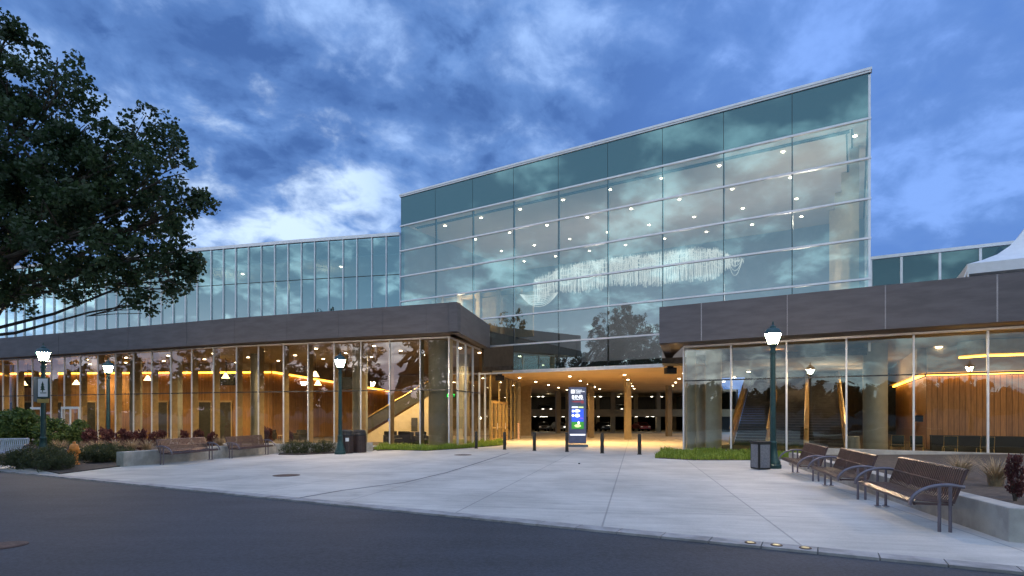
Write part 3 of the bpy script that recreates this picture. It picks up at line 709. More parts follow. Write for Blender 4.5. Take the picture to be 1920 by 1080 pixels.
w = MB(); w.box((0, 0, 0), (0.45, 0.08, 1.0)); o = w.build('wall_panel', 'interior_dark'); o.location = U(777, 796, 41.3); tag(o, 'dark upright panel hung on the cream stair wall', 'wall panel')

# ------------------------------------------------------------------ gallery wing above and behind the lobby
gal = empty('gallery_wing', (-8.8, 44, 7.0), 'curved upper storey of mirror glass between the big tree and the tall glass hall', 'building')
GP = [(x*0+((x-CX)*Y/F), Y) for x, Y in ((-30, 55.6), (0, 55.0), (180, 51.4), (360, 48.5), (560, 45.9), (750, 44.0))]
XG = [-22, -5, 12, 29, 46, 64, 83, 102, 121, 141, 160, 180, 200, 220, 241, 261, 282, 304, 326, 349, 371, 397, 420, 443, 467, 491, 516, 541, 566, 591, 617, 644, 670, 698, 725, 751]
gb = [hit(GP, x) for x in XG]
for i, (a, b) in enumerate(zip(gb, gb[1:])):
    for z0, z1 in ((6.9, 12.24), (12.29, 15.28)):
        a2, b2 = along(a, b, 0.02), along(a, b, 0.98)
        jx = random.Random(i).uniform(-0.004, 0.004)
        w = MB(); w.add([(a2[0], a2[1], z0), (b2[0], b2[1]+jx, z0), (b2[0], b2[1]+jx, z1), (a2[0], a2[1], z1)], [(0, 1, 2, 3)]); w.build('window', 'glass_gallery', gal)
for i, a in enumerate(gb):
    b = gb[min(i+1, len(gb)-1)]; a0 = gb[max(i-1, 0)]; ang = atan2(b[1]-a0[1], b[0]-a0[0])
    w = MB(); w.box((a[0], a[1], 11.1), (0.065, 0.22, 8.4), ang); w.build('mullion', 'silver', gal)
for a, b in zip(GP, GP[1:]):
    w = MB(); w.wall(a, b, 12.24, 12.29, -0.03, 0.05); w.build('transom', 'mullion_dark', gal)
    w = MB(); w.wall(a, b, 15.30, 15.55, -0.14, 0.3); w.build('coping', 'silver', gal)
back = offset(GP, 7.0)
w = MB(); w.prism(offset(GP, 0.35)+back[::-1], 15.1, 15.3); w.build('roof', 'roof_grey', gal)
w = MB(); w.prism(offset(GP, 0.3)+back[::-1], 13.9, 14.0); w.build('ceiling', 'ceiling_pale', gal)
w = MB()
for a, b in zip(back, back[1:]): w.wall(a, b, 6.9, 15.1, 0, 0.2)
w.build('back_wall', 'interior_wall', gal)
w = MB(); w.prism(offset(GP, 0.3)+back[::-1], 6.88, 7.1); w.build('floor', 'carpet', gal)
for i, x in enumerate((250, 430, 610)):
    p = hit(offset(GP, 3), x); light('POINT', (p[0], p[1], 12.5), 60, (1.0, 0.75, 0.45), 0.2)
dl3 = disc('downlight', 'downlight_glow', 0.12)
tag(dl3, 'lone round light glowing behind the mirror glass of the upper gallery', 'ceiling light', 'lights behind the gallery glass')
for i, (x, Y) in enumerate(((455, 50.5), (640, 48), (268, 53), (120, 55))): once(dl3, i, ((x-CX)*Y/F, Y, 13.85))

# ------------------------------------------------------------------ rear hall on the right
rear = empty('rear_hall', (24.0, 38.2, 6.0), 'dark green glazed hall rising behind the stone fascia, beyond the tall glass hall', 'building')
RP = [(22.5, 39.1), (24.4, 38.0), (45.0, 26.6)]
XR = [1633, 1690, 1762, 1838, 1925, 2030, 2160]
rb = [hit(RP, x) for x in XR]
for a, b in zip(rb, rb[1:]):
    for z0, z1 in ((6.0, 9.95), (10.0, 11.75)):
        w = MB(); w.wall(along(a, b, 0.01), along(a, b, 0.99), z0, z1, 0, 0.03); w.build('window', 'rear_spandrel', rear)
    w = MB(); ang = atan2(b[1]-a[1], b[0]-a[0]); w.box((a[0], a[1], 8.9), (0.14, 0.14, 5.7), ang); w.build('mullion', 'silver', rear)
w = MB(); w.wall(rb[0], rb[-1], 11.78, 11.98, -0.12, 0.3); w.build('coping', 'silver', rear)
w = MB(); w.prism([rb[0], rb[-1], (rb[-1][0]+6, rb[-1][1]+10), (rb[0][0]+6, rb[0][1]+10)], 11.4, 11.7); w.build('roof', 'roof_grey', rear)

# ------------------------------------------------------------------ lounge wing on the east side
Pg = Vector((8.9, 29.0))
def RG(s, back=0.0): p = Pg+DF*s+PF*back; return (p.x, p.y)
lw = empty('lounge_wing', (Pg.x, Pg.y, gz(0, 29)), 'low glazed wing with escalators inside under a brown stone fascia, behind the brown benches', 'building')
RZ0, RZ1, RT = 4.87, 6.66, 4.80
f0 = (7.27, 27.65)
def RF(x): return hit([f0, (f0[0]+DF.x*26, f0[1]+DF.y*26)], x)
fp = [f0]+[RF(x) for x in (1315, 1476, 1660, 1870, 2120, 2400)]
for a, b in zip(fp, fp[1:]):
    w = MB(); w.wall(along(a, b, 0.002), along(a, b, 0.998), RZ0, RZ1, 0.0, 0.45); w.build('fascia', 'fascia_stone', lw)
    if a is not fp[0]: w = MB(); w.box((a[0]+PF.x*0.03, a[1]+PF.y*0.03, (RZ0+RZ1)/2), (0.05, 0.06, RZ1-RZ0-0.01), atan2(DF.y, DF.x)); w.build('joint_strip', 'seam_light', lw)
sb = (f0[0]+0.30*8, f0[1]+0.954*8)
w = MB(); w.wall(f0, sb, RZ0, RZ1, -0.45, -0.002); w.build('fascia', 'fascia_stone', lw)
e1 = fp[-1]
w = MB(); w.prism([(f0[0]+0.45, f0[1]+0.2), e1, (e1[0]+10, e1[1]+16), (f0[0]+9, f0[1]+17)], 5.9, 6.2); w.build('roof', 'roof_grey', lw)
w = MB(); q = RG(22); w.prism([(f0[0]+0.1, f0[1]+0.42), (e1[0], e1[1]+0.5), q, (Pg.x-0.02, Pg.y), (sb[0]+0.4, sb[1])], RZ0+0.03, RZ0+0.1); w.build('soffit', 'soffit_bronze', lw)
XRg = [1282, 1371, 1475, 1587, 1713, 1852, 2010, 2190, 2400]
rgl = [hit([RG(0), RG(30)], x) for x in XRg]; rgl[0] = (Pg.x, Pg.y)
FLZ = -0.46
for a, b in zip(rgl, rgl[1:]):
    a2, b2 = along(a, b, 0.012), along(a, b, 0.988)
    for z0, z1 in ((FLZ+0.05, 3.06), (3.12, RT)):
        w = MB(); w.add([(a2[0], a2[1], z0), (b2[0], b2[1], z0), (b2[0], b2[1], z1), (a2[0], a2[1], z1)], [(0, 1, 2, 3)]); w.build('window', 'glass_lounge', lw)
for a in rgl:
    w = MB(); w.box((a[0], a[1], (FLZ-0.3+RT)/2), (0.075, 0.16, RT-FLZ+0.3), atan2(DF.y, DF.x)); w.build('mullion', 'silver', lw)
w = MB(); w.wall(rgl[0], rgl[-1], 3.06, 3.12, -0.05, 0.05); w.build('transom', 'mullion_dark', lw)
w = MB(); w.wall(rgl[0], rgl[-1], RT, RT+0.09, -0.08, 0.12); w.build('head_rail', 'silver', lw)
w = MB(); w.wall(rgl[0], rgl[-1], FLZ-0.25, FLZ+0.04, -0.06, 0.12); w.build('sill', 'silver', lw)
RS = [(Pg.x+0.31*t_, Pg.y+0.951*t_) for t_ in (0, 2, 4, 6, 8, 10)]
for a, b in zip(RS, RS[1:]):
    a2, b2 = along(a, b, 0.015), along(a, b, 0.985)
    w = MB(); w.add([(a2[0], a2[1], FLZ-0.1), (b2[0], b2[1], FLZ-0.1), (b2[0], b2[1], 4.15), (a2[0], a2[1], 4.15)], [(0, 1, 2, 3)]); w.build('window', 'glass_lounge', lw)
    w = MB(); w.box((b[0], b[1], 1.8), (0.07, 0.12, 4.7), 0.3); w.build('mullion', 'silver', lw)
inr = [RG(0.05, 0.12), RG(30, 0.12), RG(34, 22), RG(9, 30), RG(2.2, 12)]
w = MB(); w.prism(inr, FLZ-0.3, FLZ); w.build('floor', 'carpet', lw)
w = MB(); w.prism(inr, RT+0.02, RT+0.06); w.build('ceiling', 'ceiling_tan', lw)
for px, Yc, r in ((1641, 27.5, 0.52), (1338, 30.5, 0.42), (1312, 33, 0.35), (1296, 31.2, 0.25)):
    w = MB(); w.lathe([(r, FLZ-0.2), (r, RT+0.02)], 20, ((px-CX)*Yc/F, Yc, 0)); w.build('column', 'column_concrete', lw, True)
V0, V1, V2, V3 = (29.6, 43.2), (21.6, 29.2), (24.9, 27.2), (36, 20.6)
wl = MB(); wl.wall(V0, V1, -0.6, 3.32, 0, 0.25); wl.wall(V1, V3, -0.6, 3.32, 0, 0.25); wl.build('wood_wall', 'wood_slats', lw)
cv = MB(); cv.wall(V0, V1, 3.36, 3.46, -0.2, -0.08); cv.wall(V1, V3, 3.36, 3.46, -0.2, -0.08); cv.build('cove_light', 'cove_glow', lw)
bh = MB(); bh.wall(V0, V1, 3.5, 4.8, -0.4, 0.3); bh.wall(V1, V3, 3.5, 4.8, -0.4, 0.3); bh.build('bulkhead', 'ceiling_tan', lw)
p1 = U(1800, 672, 26.6); p2 = U(1852, 664, 25.6); p3 = (31, 21.9)
cv = MB(); cv.wall((p1.x, p1.y), (p2.x, p2.y), 4.02, 4.10, -0.1, 0); cv.wall((p2.x, p2.y), p3, 4.02, 4.10, -0.1, 0); cv.build('cove_light', 'cove_glow', lw)
bh = MB(); bh.wall((p1.x, p1.y), (p2.x, p2.y), 4.13, 4.78, -0.3, 0.3); bh.wall((p2.x, p2.y), p3, 4.13, 4.78, -0.3, 0.3); bh.build('bulkhead', 'tan_panel', lw)
wl = MB(); wl.wall(RG(2.3, 12), RG(10, 30), -0.6, 4.8, -0.2, 0); wl.wall(RG(9, 29), RG(30, 24), -0.6, 4.8, 0, 0.2); wl.build('rear_wall', 'interior_dark', lw)
# escalators
es = empty('escalator', (0, 0, 0), 'x', 'escalator', 'escalators climbing inside the lounge wing')
Wd, LNG, RISE = 1.7, 12.5, 5.2
w = MB(); ns = 34
for k in range(ns):
    w.box((0, 0.6+(k+0.5)*LNG/ns, (k+0.5)*RISE/ns), (Wd, LNG/ns+0.02, RISE/ns*0.96))
w.build('step', 'step_dark', es)
for s in (-1, 1):
    def sl(x0, x1, za, zb_, ya=0.0, yb=LNG+0.6):
        return [(x0, ya, za), (x1, ya, za), (x1, ya, za+zb_), (x0, ya, za+zb_), (x0, yb, za+RISE), (x1, yb, za+RISE), (x1, yb, za+RISE+zb_), (x0, yb, za+RISE+zb_)]
    fq = [(0, 1, 2, 3), (7, 6, 5, 4), (0, 4, 5, 1), (1, 5, 6, 2), (2, 6, 7, 3), (3, 7, 4, 0)]
    w = MB(); w.add(sl(s*(Wd/2+0.03), s*(Wd/2+0.22), -0.15, 0.55), fq); o = w.build('balustrade', 'brass_panel', es)
    w = MB(); w.add(sl(s*(Wd/2+0.08), s*(Wd/2+0.17), 0.95, 0.10, -0.25), fq); w.build('handrail', 'gold_metal', o)
    w = MB(); w.add(sl(s*(Wd/2+0.11), s*(Wd/2+0.13), 0.40, 0.55), fq); w.build('side_panel', 'brass_panel', o)
esc_ang = atan2(PF.y, PF.x)-pi/2
for i, (px, d_) in enumerate(((1404, 'leftmost dark escalator, rising behind the green street lamp'), (1476, 'middle dark escalator, between the lamp and the glowing brass balustrades'), (1548, 'rightmost dark escalator, beside the concrete column'))):
    Y = 32.2-(px-1404)*0.010; once(es, i, ((px-CX)*Y/F, Y, FLZ), esc_ang+0.06, d_)
dl4 = disc('downlight', 'downlight_glow', 0.16)
tag(dl4, 'round downlight shining in the ceiling above the escalators and chairs', 'ceiling light', 'downlights in the lounge wing')
for i, (px, v_) in enumerate(((1377, 673), (1383, 683), (1570, 674), (1581, 662), (1701, 683), (1677, 697), (1732, 667), (1760, 651))):
    Y = (RT-H)*F/(CY-v_)
    once(dl4, i, ((px-CX)*Y/F, Y, RT-0.03))
for p, e in ((RG(4, 3.5), 300), (RG(8, 3.5), 300), (RG(11.5, 1.6), 140), (RG(15.5, 1.4), 110), (RG(3.5, 7.5), 700), (RG(6, 8.5), 900), (RG(7.2, 9.5), 900), (RG(7, 13), 900), (RG(7.8, 13.5), 700), (RG(4.5, 12), 700)):
    light('SPOT', (p[0], p[1], 4.7), e*2.1, (1.0, 0.70, 0.38), 0.12, 165); light('POINT', (p[0], p[1], 3.6), e*0.10 if e > 500 else 6, (1.0, 0.70, 0.38), 0.15)  # points below the ceiling are added, without fixtures, to light the walls
# chairs and skirted tables behind the glass
cr = empty('banquet_chair', (0, 0, 0), 'x', 'chair', 'black chairs behind the lounge glass')
w = MB(); w.box((0, 0, 0.45), (0.46, 0.46, 0.07)); w.build('seat', 'chair_black', cr, bevel=0.02)
w = MB(); w.box((0, -0.22, 0.72), (0.44, 0.05, 0.40), 0, radians(8)); w.build('backrest', 'chair_black', cr, bevel=0.02)
for s in (-1, 1):
    w = MB(); w.tube([(s*0.22, -0.20, 0.42), (s*0.24, -0.26, 0.0)], 0.017, 6); w.build('leg', 'gold_metal', cr)
    w = MB(); w.tube([(s*0.22, 0.20, 0.42), (s*0.23, 0.22, 0.0)], 0.017, 6); w.build('leg', 'gold_metal', cr)
w = MB(); w.tube([(-0.235, -0.19, 0.42), (-0.235, -0.25, 0.92), (0.235, -0.25, 0.92), (0.235, -0.19, 0.42)], 0.015, 6); w.build('back_frame', 'gold_metal', cr)
for i, (px, d_) in enumerate(((1671, 'first black banquet chair, just right of the concrete column'), (1709, 'second black banquet chair, behind the third window bar from the corner'), (1772, 'third black banquet chair, alone in the middle of its window'), (1840, 'fourth black banquet chair, beside the far right window bar'))):
    a = hit([RG(0), RG(30)], px); p = Vector(a)+PF*0.75; once(cr, i, (p.x+0.3, p.y, FLZ), esc_ang+(0.1, -0.15, 0.05, 0.2)[i], d_)
tk = empty('banquet_table', (0, 0, 0), 'x', 'table', 'black skirted tables against the wood wall')
w = MB(); w.box((0, 0, 0.37), (1.95, 0.75, 0.74)); w.build('table_skirt', 'table_cloth', tk)
w = MB(); w.box((0, 0, 0.755), (2.0, 0.8, 0.03)); w.build('tabletop', 'table_cloth', tk)
for i, d_ in enumerate(('black skirted table nearest the concrete column', 'second black skirted table from the concrete column', 'third black skirted table along the wood wall', 'black skirted table at the far right of the wood wall')):
    p = along(V1, V3, 0.06+i*0.125); once(tk, i, (p[0]-0.4, p[1]-0.8, FLZ), atan2(V3[1]-V1[1], V3[0]-V1[0]), d_)
w = MB(); w.lathe([(0.26, 0), (0.26, 0.78), (0.22, 0.80)], 14); o = w.build('litter_bin', 'column_concrete'); o.location = ((1600-CX)*26.6/F, 26.6, FLZ); tag(o, 'pale round litter bin inside the glass beside the escalators', 'bin')
w = MB(); w.box((0, 0, 0), (0.45, 0.06, 0.32)); o = w.build('wall_screen', 'screen_black'); p = U(1722, 785, 28.6); o.location = (p.x, p.y, p.z); tag(o, 'small dark screen on the wood wall above the chairs', 'screen')

# ------------------------------------------------------------------ entrance passage and parking garage
pas = empty('passage_canopy', (3.5, 38.0, 4.2), 'broad tan canopy ceiling over the entrance passage beneath the tall glass hall', 'canopy')
w = MB(); w.prism([(-1.35, 38.35), FP(6, 0.05), (11.5, 32.5), (32, 84), (-1, 84), (0.8, 52)], 4.16, 4.27); w.build('ceiling_panel', 'passage_ceiling', pas)
w = MB(); w.wall(FP(2.2, 0), FP(6.02, 0), 4.05, 4.15, -0.05, 0.12); w.build('edge_trim', 'silver', pas)
dl5 = disc('downlight', 'downlight_glow', 0.10)
tag(dl5, 'round downlight in the tan ceiling of the entrance passage', 'ceiling light', 'downlights in the passage ceiling')
n_ = 0
for i in range(5):
    for k in range(5):
        x = 0.6+i*3.6+k*1.55+0.2*i; y = 44.2-i*1.7+k*6.3
        if y > 82 or x > 24: continue
        once(dl5, n_, (x, y, 4.13)); n_ += 1
for x, y in ((1.5, 42), (5.5, 40), (9.5, 38), (3.5, 47), (8, 45), (12.5, 44), (5.5, 55), (11, 53), (17, 52), (8, 66), (15, 66), (22, 66)):
    light('SPOT', (x, y, 4.05), 1700 if y < 43 else 330, (1.0, 0.62, 0.24), 0.12, 150)
ls = empty('loudspeaker', (0, 0, 0), 'x', 'loudspeaker', 'black loudspeakers at the passage ceiling')
w = MB(); w.box((0, 0, -0.22), (0.62, 0.42, 0.36)); w.build('cabinet', 'black_paint', ls, bevel=0.02)
w = MB(); w.box((0, -0.225, -0.25), (0.56, 0.02, 0.26)); w.build('front_mesh', 'dark_metal', ls)
w = MB(); w.box((0, 0, 0.01), (0.34, 0.10, 0.10)); w.build('bracket', 'dark_metal', ls)
for i, (px, v_, Y, d_) in enumerate(((937, 713, 40.0, 'black loudspeaker at the passage ceiling beside the lobby doors'), (1257, 701, 32.8, 'black loudspeaker at the passage ceiling under the stone fascia'))):
    once(ls, i, ((px-CX)*Y/F, Y, 4.10), 0.1, d_)
gar = empty('parking_garage', (12, 80, gz(0, 80)), 'dim two level parking garage seen at the far end of the entrance passage', 'parking garage')
gx0, gx1 = -3.0, 32.0
w = MB(); w.prism([(gx0, 80), (gx1, 80), (gx1, 112), (gx0, 112)], lambda x, y: gz(x, y)-0.05, lambda x, y: gz(x, y)+0.02); w.build('floor', 'garage_concrete', gar)
w = MB(); w.prism([(gx0, 80.0), (gx1, 80.0), (gx1, 112), (gx0, 112)], 0.75, 1.05); w.build('floor', 'garage_concrete', gar)
w = MB(); w.prism([(gx0, 79.7), (gx1, 79.7), (gx1, 80.0), (gx0, 80.0)], 0.70, 1.75); w.build('parapet', 'garage_concrete', gar)
w = MB(); w.prism([(gx0, 80.0), (gx1, 80.0), (gx1, 112), (gx0, 112)], 4.3, 4.6); w.build('ceiling', 'garage_concrete', gar)
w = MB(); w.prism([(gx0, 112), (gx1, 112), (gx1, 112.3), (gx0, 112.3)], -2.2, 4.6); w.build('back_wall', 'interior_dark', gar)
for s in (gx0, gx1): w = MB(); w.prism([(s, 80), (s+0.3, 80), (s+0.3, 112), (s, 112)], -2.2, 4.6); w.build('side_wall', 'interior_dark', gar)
for x in (1.5, 8, 14.5, 21, 27.5):
    for y in (80.5, 95):
        w = MB(); w.box((x, y, 1.2), (0.6, 0.6, 6.6)); w.build('column', 'garage_concrete', gar)
pc = [(1046, 74, 0.55), (1108, 54, 0.48), (1177, 47.9, 0.46), (1254, 58, 0.5), (992, 76, 0.5)]
for px, Y, sz in pc:
    w = MB(); w.box(((px-CX)*Y/F, Y, (gz(0, Y)+4.16)/2), (sz, sz, 4.16-gz(0, Y)), 0.21); w.build('column', 'garage_concrete', pas)
cr_ = random.Random(9)
gl = disc('garage_light', 'garage_glow', 0.20)
tag(gl, 'small bright ceiling light in the dark parking garage', 'ceiling light', 'ceiling lights in the parking garage')
n_ = 0
for px, v_ in ((995, 752), (1018, 744), (1003, 786), (1020, 782), (1056, 781), (1141, 780), (1126, 753), (1147, 757), (1193, 788), (1214, 789), (1234, 788), (1224, 785), (1010, 758), (1115, 762), (1184, 753), (1241, 755), (1222, 749), (1160, 747), (1122, 790), (1024, 800), (1015, 798), (1062, 757)):
    up = v_ < CY
    zc = 4.28 if up else 0.72
    if up: Y = min(108, max(82, (zc-H)*F/(CY-v_)))
    else: Y = min(108, max(81.5, (zc-H)*F/(CY-v_)))
    once(gl, n_, ((px-CX)*Y/F, Y, zc-0.05 if not up else zc-0.05)); n_ += 1
for x, y, z in ((5, 88, 0.3), (16, 90, 0.3), (24, 88, 0.3), (6, 92, 3.8), (18, 92, 3.8)): light('POINT', (x, y, z), 28, (1.0, 0.86, 0.6), 0.2)
def car(name, matn):
    c = empty(name, (0, 0, 0), 'x', 'car', 'cars parked in the garage')
    prof = [(-2.2, 0.35), (-2.25, 0.75), (-1.9, 0.95), (-1.2, 1.0), (-0.6, 1.42), (0.7, 1.45), (1.5, 1.0), (2.2, 0.88), (2.25, 0.4)]
    w = MB(); n = len(prof)
    for y, k in ((-0.85, 1.0), (0.85, 1.0)): w.v += [(p[0], y*(0.86 if p[1] > 1.2 else 1.0), p[1]) for p in prof]
    w.f = [tuple(range(n)), tuple(range(2*n-1, n-1, -1))]+[(i, n+i, n+(i+1) % n, (i+1) % n) for i in range(n)]; w.mi = [0]*len(w.f)
    w.build('body', matn, c, bevel=0.06)
    for s in (-1, 1):
        w = MB(); w.add([(-0.95, s*0.83, 1.05), (1.2, s*0.83, 1.05), (0.62, s*0.76, 1.36), (-0.5, s*0.76, 1.36)], [(0, 1, 2, 3)]); w.build('window', 'screen_black', c)
        for x in (-1.4, 1.4):
            w = MB(); w.tube([(x, s*0.62, 0.32), (x, s*0.87, 0.32)], 0.32, 14); w.build('wheel', 'tyre', c)
        w = MB(); w.box((2.24, s*0.6, 0.72), (0.05, 0.34, 0.14)); w.build('headlight', 'headlamp_glow' if matn == 'car_silver' else 'white_paint', c)
    w = MB(); w.add([(1.52, -0.7, 1.02), (1.52, 0.7, 1.02), (0.74, 0.62, 1.40), (0.74, -0.62, 1.40)], [(0, 1, 2, 3)]); w.build('windscreen', 'screen_black', c)
    return c
for matn, spots in (('car_dark', ((4.6, 86, 0, 'dark car on the lower garage level near the lobby doors'), (14.0, 86, 0, 'dark car on the lower garage level right of the kiosk'), (9.5, 86, 1, 'dark car on the upper garage level behind the kiosk'))),
                    ('car_silver', ((7.2, 87, 0, 'silver car on the lower garage level left of the kiosk'), (5.0, 86, 1, 'silver car on the upper garage level near the lobby doors'), (17.0, 87, 1, 'silver car on the upper garage level right of the kiosk'))),
                    ('car_red', ((20.0, 87, 0, 'dull red car on the lower garage level beneath the stone fascia'),))):
    c = car('parked_car', matn)
    for i, (x, y, up, d_) in enumerate(spots): once(c, i, (x, y, 1.05 if up else gz(x, y)+0.02), -pi/2+0.1, d_)

# ------------------------------------------------------------------ event tent on the right-hand roof
tn = empty('frame_tent', (30.0, 33.0, 6.2), 'white peaked frame tent standing on the roof at the far right', 'tent')
c0 = U(1815, 495, 30.5); ez = c0.z
tx = Vector((DF.x, DF.y, 0)); ty = Vector((PF.x, PF.y, 0)); o3 = Vector((c0.x, c0.y, 0)); SZ = 6.5
cor = [o3, o3+tx*SZ, o3+tx*SZ+ty*SZ, o3+ty*SZ]
w = MB()
for i in range(4):
    a, b = cor[i], cor[(i+1) % 4]; w.wall((a.x, a.y), (b.x, b.y), ez-0.55, ez, -0.03, 0.03)
w.build('valance', 'tent_white', tn)
w = MB(); cc = (cor[0]+cor[2])/2; rings = [(1.0, 0.0), (0.78, 0.28), (0.55, 0.66), (0.35, 1.2), (0.18, 1.9), (0.05, 2.6), (0.01, 2.9)]
vs = []
for k, (r, h) in enumerate(rings):
    for i in range(4):
        for j in range(6):
            p = cor[i]+(cor[(i+1) % 4]-cor[i])*(j/6); q = cc+(p-cc)*r; vs.append((q.x, q.y, ez+h))
fs = [(k*24+i, k*24+(i+1) % 24, (k+1)*24+(i+1) % 24, (k+1)*24+i) for k in range(len(rings)-1) for i in range(24)]
w.add(vs, fs); w.build('roof', 'tent_white', tn, True)
for p in cor: w = MB(); w.tube([(p.x, p.y, 6.2), (p.x, p.y, ez-0.1)], 0.05, 8); w.build('leg', 'white_paint', tn)
w = MB(); p = cor[0]; w.tube([(p.x-1.3, p.y-0.2, 6.2), (p.x, p.y, ez-0.2)], 0.03, 6); w.build('brace', 'tent_white', tn)

# ------------------------------------------------------------------ planters, beds
BD = Vector((0.262, 0.965))                        # run of the right-hand bench wall
C1 = Vector((6.39, 7.2))
def wpt(s, o=0.0): p = C1+BD*s+Vector((BD.y, -BD.x))*o; return (p.x, p.y)
w = MB(); w.prism([wpt(0), wpt(13.2), wpt(13.5, 0.6), wpt(13.2, 0.30), wpt(0.28, 0.30), (9.5, 6.3), (9.45, 6.0)][:2]+[wpt(13.2, 0.28), wpt(0.28, 0.28), (9.6, 6.05), (9.6, 5.75)], lambda x, y: gz(x, y)-0.1, lambda x, y: gz(x, y)+0.44)
o = w.build('planter_wall', 'planter_concrete', bevel=0.015); tag(o, 'low grey concrete planter wall behind the three brown benches', 'planter wall')
w = MB(); w.prism([wpt(0.3, 0.3), wpt(13.2, 0.3), (18.5, 20.3), (24, 14), (9.6, 6.08)], lambda x, y: gz(x, y)-0.05, lambda x, y: gz(x, y)+0.36)
tag(w.build('soil_bed', 'soil'), 'dark soil of the planter behind the benches', None, None, 'structure')
a, b = P(1640, 875), (20.5, 20.6)
w = MB(); w.wall((13.0, 23.4), (23, 17.3), lambda x, y: gz(x, y)-0.1, lambda x, y: -0.02, 0, 0.35)
o = w.build('plinth_wall', 'planter_concrete', bevel=0.01); tag(o, 'pale concrete plinth wall running beneath the lounge glass and chairs', 'plinth wall')
# left wall
L0, L1, L2 = P(232, 875), (-11.35, 27.0), (-7.2, 29.0)
w = MB(); w.wall(L0, L1, lambda x, y: gz(x, y)-0.1, lambda x, y: gz(x, y)+0.50, 0, 0.32)
o = w.build('planter_wall', 'planter_concrete', bevel=0.015); tag(o, 'low grey concrete planter wall behind the two purple benches', 'planter wall')
w = MB(); w.wall(L1, L2, lambda x, y: gz(x, y)-0.1, lambda x, y: gz(x, y)+0.46, 0, 0.32)
o = w.build('planter_wall', 'planter_concrete', bevel=0.015); tag(o, 'low concrete planter wall between the second bench and the bins', 'planter wall')
w = MB(); w.prism([P(40, 874), P(112, 889), P(236, 873.5), (L0[0]-0.3, L0[1]+0.3), (L1[0]-0.3, L1[1]+0.3), (L2[0]-0.1, L2[1]+0.3), (-7.6, 33.0), (-18.3, 36.3), (-42, 45.8), (-44, 30), (-24, 22.5)], lambda x, y: gz(x, y)-0.05, lambda x, y: gz(x, y)+0.035)
tag(w.build('soil_bed', 'soil'), 'dark mulch bed with shrubs left of the benches', None, None, 'structure')
w = MB(); w.prism([P(522, 853), P(560, 853.5), P(632, 850), (-8.6, 28.2), (-11.2, 27.0)], lambda x, y: gz(x, y)-0.05, lambda x, y: gz(x, y)+0.03)
tag(w.build('soil_bed', 'soil'), 'small mulch bed at the foot of the wall by the bins', None, None, 'structure')

# ------------------------------------------------------------------ foliage makers
def leaf_mesh(rnd, centers, per, cr, size, up=0.3, shape=6):
    v = []; f = []
    for c in centers:
        r0 = cr*rnd.uniform(0.6, 1.25)
        for k in range(per):
            while True:
                q = Vector((rnd.uniform(-1, 1), rnd.uniform(-1, 1), rnd.uniform(-1, 1)))
                if q.length < 1: break
            p = Vector(c)+q*r0
            n = Vector((rnd.gauss(0, 1), rnd.gauss(0, 1), rnd.gauss(0, 1)+up)).normalized()
            a = n.orthogonal().normalized(); a = Matrix.Rotation(rnd.uniform(0, 2*pi), 3, n) @ a; b = n.cross(a)
            s = size*rnd.uniform(0.55, 1.45); o = len(v)
            if shape == 6:
                pts = ((0, -0.55, 0), (0.42, -0.15, 0.08), (0.30, 0.28, 0.05), (0, 0.62, -0.06), (-0.30, 0.28, 0.05), (-0.42, -0.15, 0.08))
            elif shape == 10:
                pts = ((0, -0.5, 0), (0.28, -0.34, 0.03), (0.55, -0.05, -0.05), (0.26, 0.08, 0.04), (0.34, 0.42, -0.04), (0, 0.62, -0.10), (-0.34, 0.42, -0.04), (-0.26, 0.08, 0.04), (-0.55, -0.05, -0.05), (-0.28, -0.34, 0.03))
            else:
                pts = ((0, -0.6, 0), (0.16, 0, 0.02), (0, 0.7, -0.02), (-0.16, 0, 0.02))
            v += [tuple(p+(a*x+b*y+n*z)*s) for x, y, z in pts]; f.append(tuple(range(o, o+len(pts))))
    return v, f
def shrub(name, label, cat, group, rnd, h, r, n, per, cr, size, m, shape=6, stems=6, squash=1.0, z0=0.15):
    e = empty(name, (0, 0, 0), label, cat, group); cs = []
    for k in range(n):
        a = rnd.uniform(0, 2*pi); q = r*math.sqrt(rnd.random())*0.95; zz_ = z0+(h-z0)*rnd.random()*(1-0.45*(q/r)**2*squash)
        cs.append((q*cos(a), q*sin(a), zz_))
    b = MB(); b.v, b.f = leaf_mesh(rnd, cs, per, cr, size, 0.3, shape); b.mi = [0]*len(b.f); b.build('foliage', m, e)
    b = MB()
    for k in range(stems):
        c = cs[k]; b.tube([(c[0]*0.15, c[1]*0.15, -0.05), (c[0]*0.55, c[1]*0.55, c[2]*0.5), c], [0.018, 0.012, 0.005], 5)
    b.build('stem', 'bark', e); return e
def tuft(name, label, cat, group, rnd, h, r, n, m):
    e = empty(name, (0, 0, 0), label, cat, group); b = MB()
    for k in range(n):
        a = rnd.uniform(0, 2*pi); q = r*0.25*rnd.random(); L = h*rnd.uniform(0.6, 1.1); out_ = r*rnd.uniform(0.3, 1.0); wd = 0.010
        px, py = q*cos(a), q*sin(a); tx_, ty_ = -sin(a)*wd, cos(a)*wd
        pts = []
        for j in range(4):
            s = j/3; x = px+cos(a)*out_*s*s; y = py+sin(a)*out_*s*s; z = L*(s-0.25*s*s*(out_/r)); k2 = 1-s*0.85
            pts += [(x-tx_*k2, y-ty_*k2, z), (x+tx_*k2, y+ty_*k2, z)]
        b.add(pts, [(0, 1, 3, 2), (2, 3, 5, 4), (4, 5, 7, 6)])
    b.build('blade_clump', m, e); return e

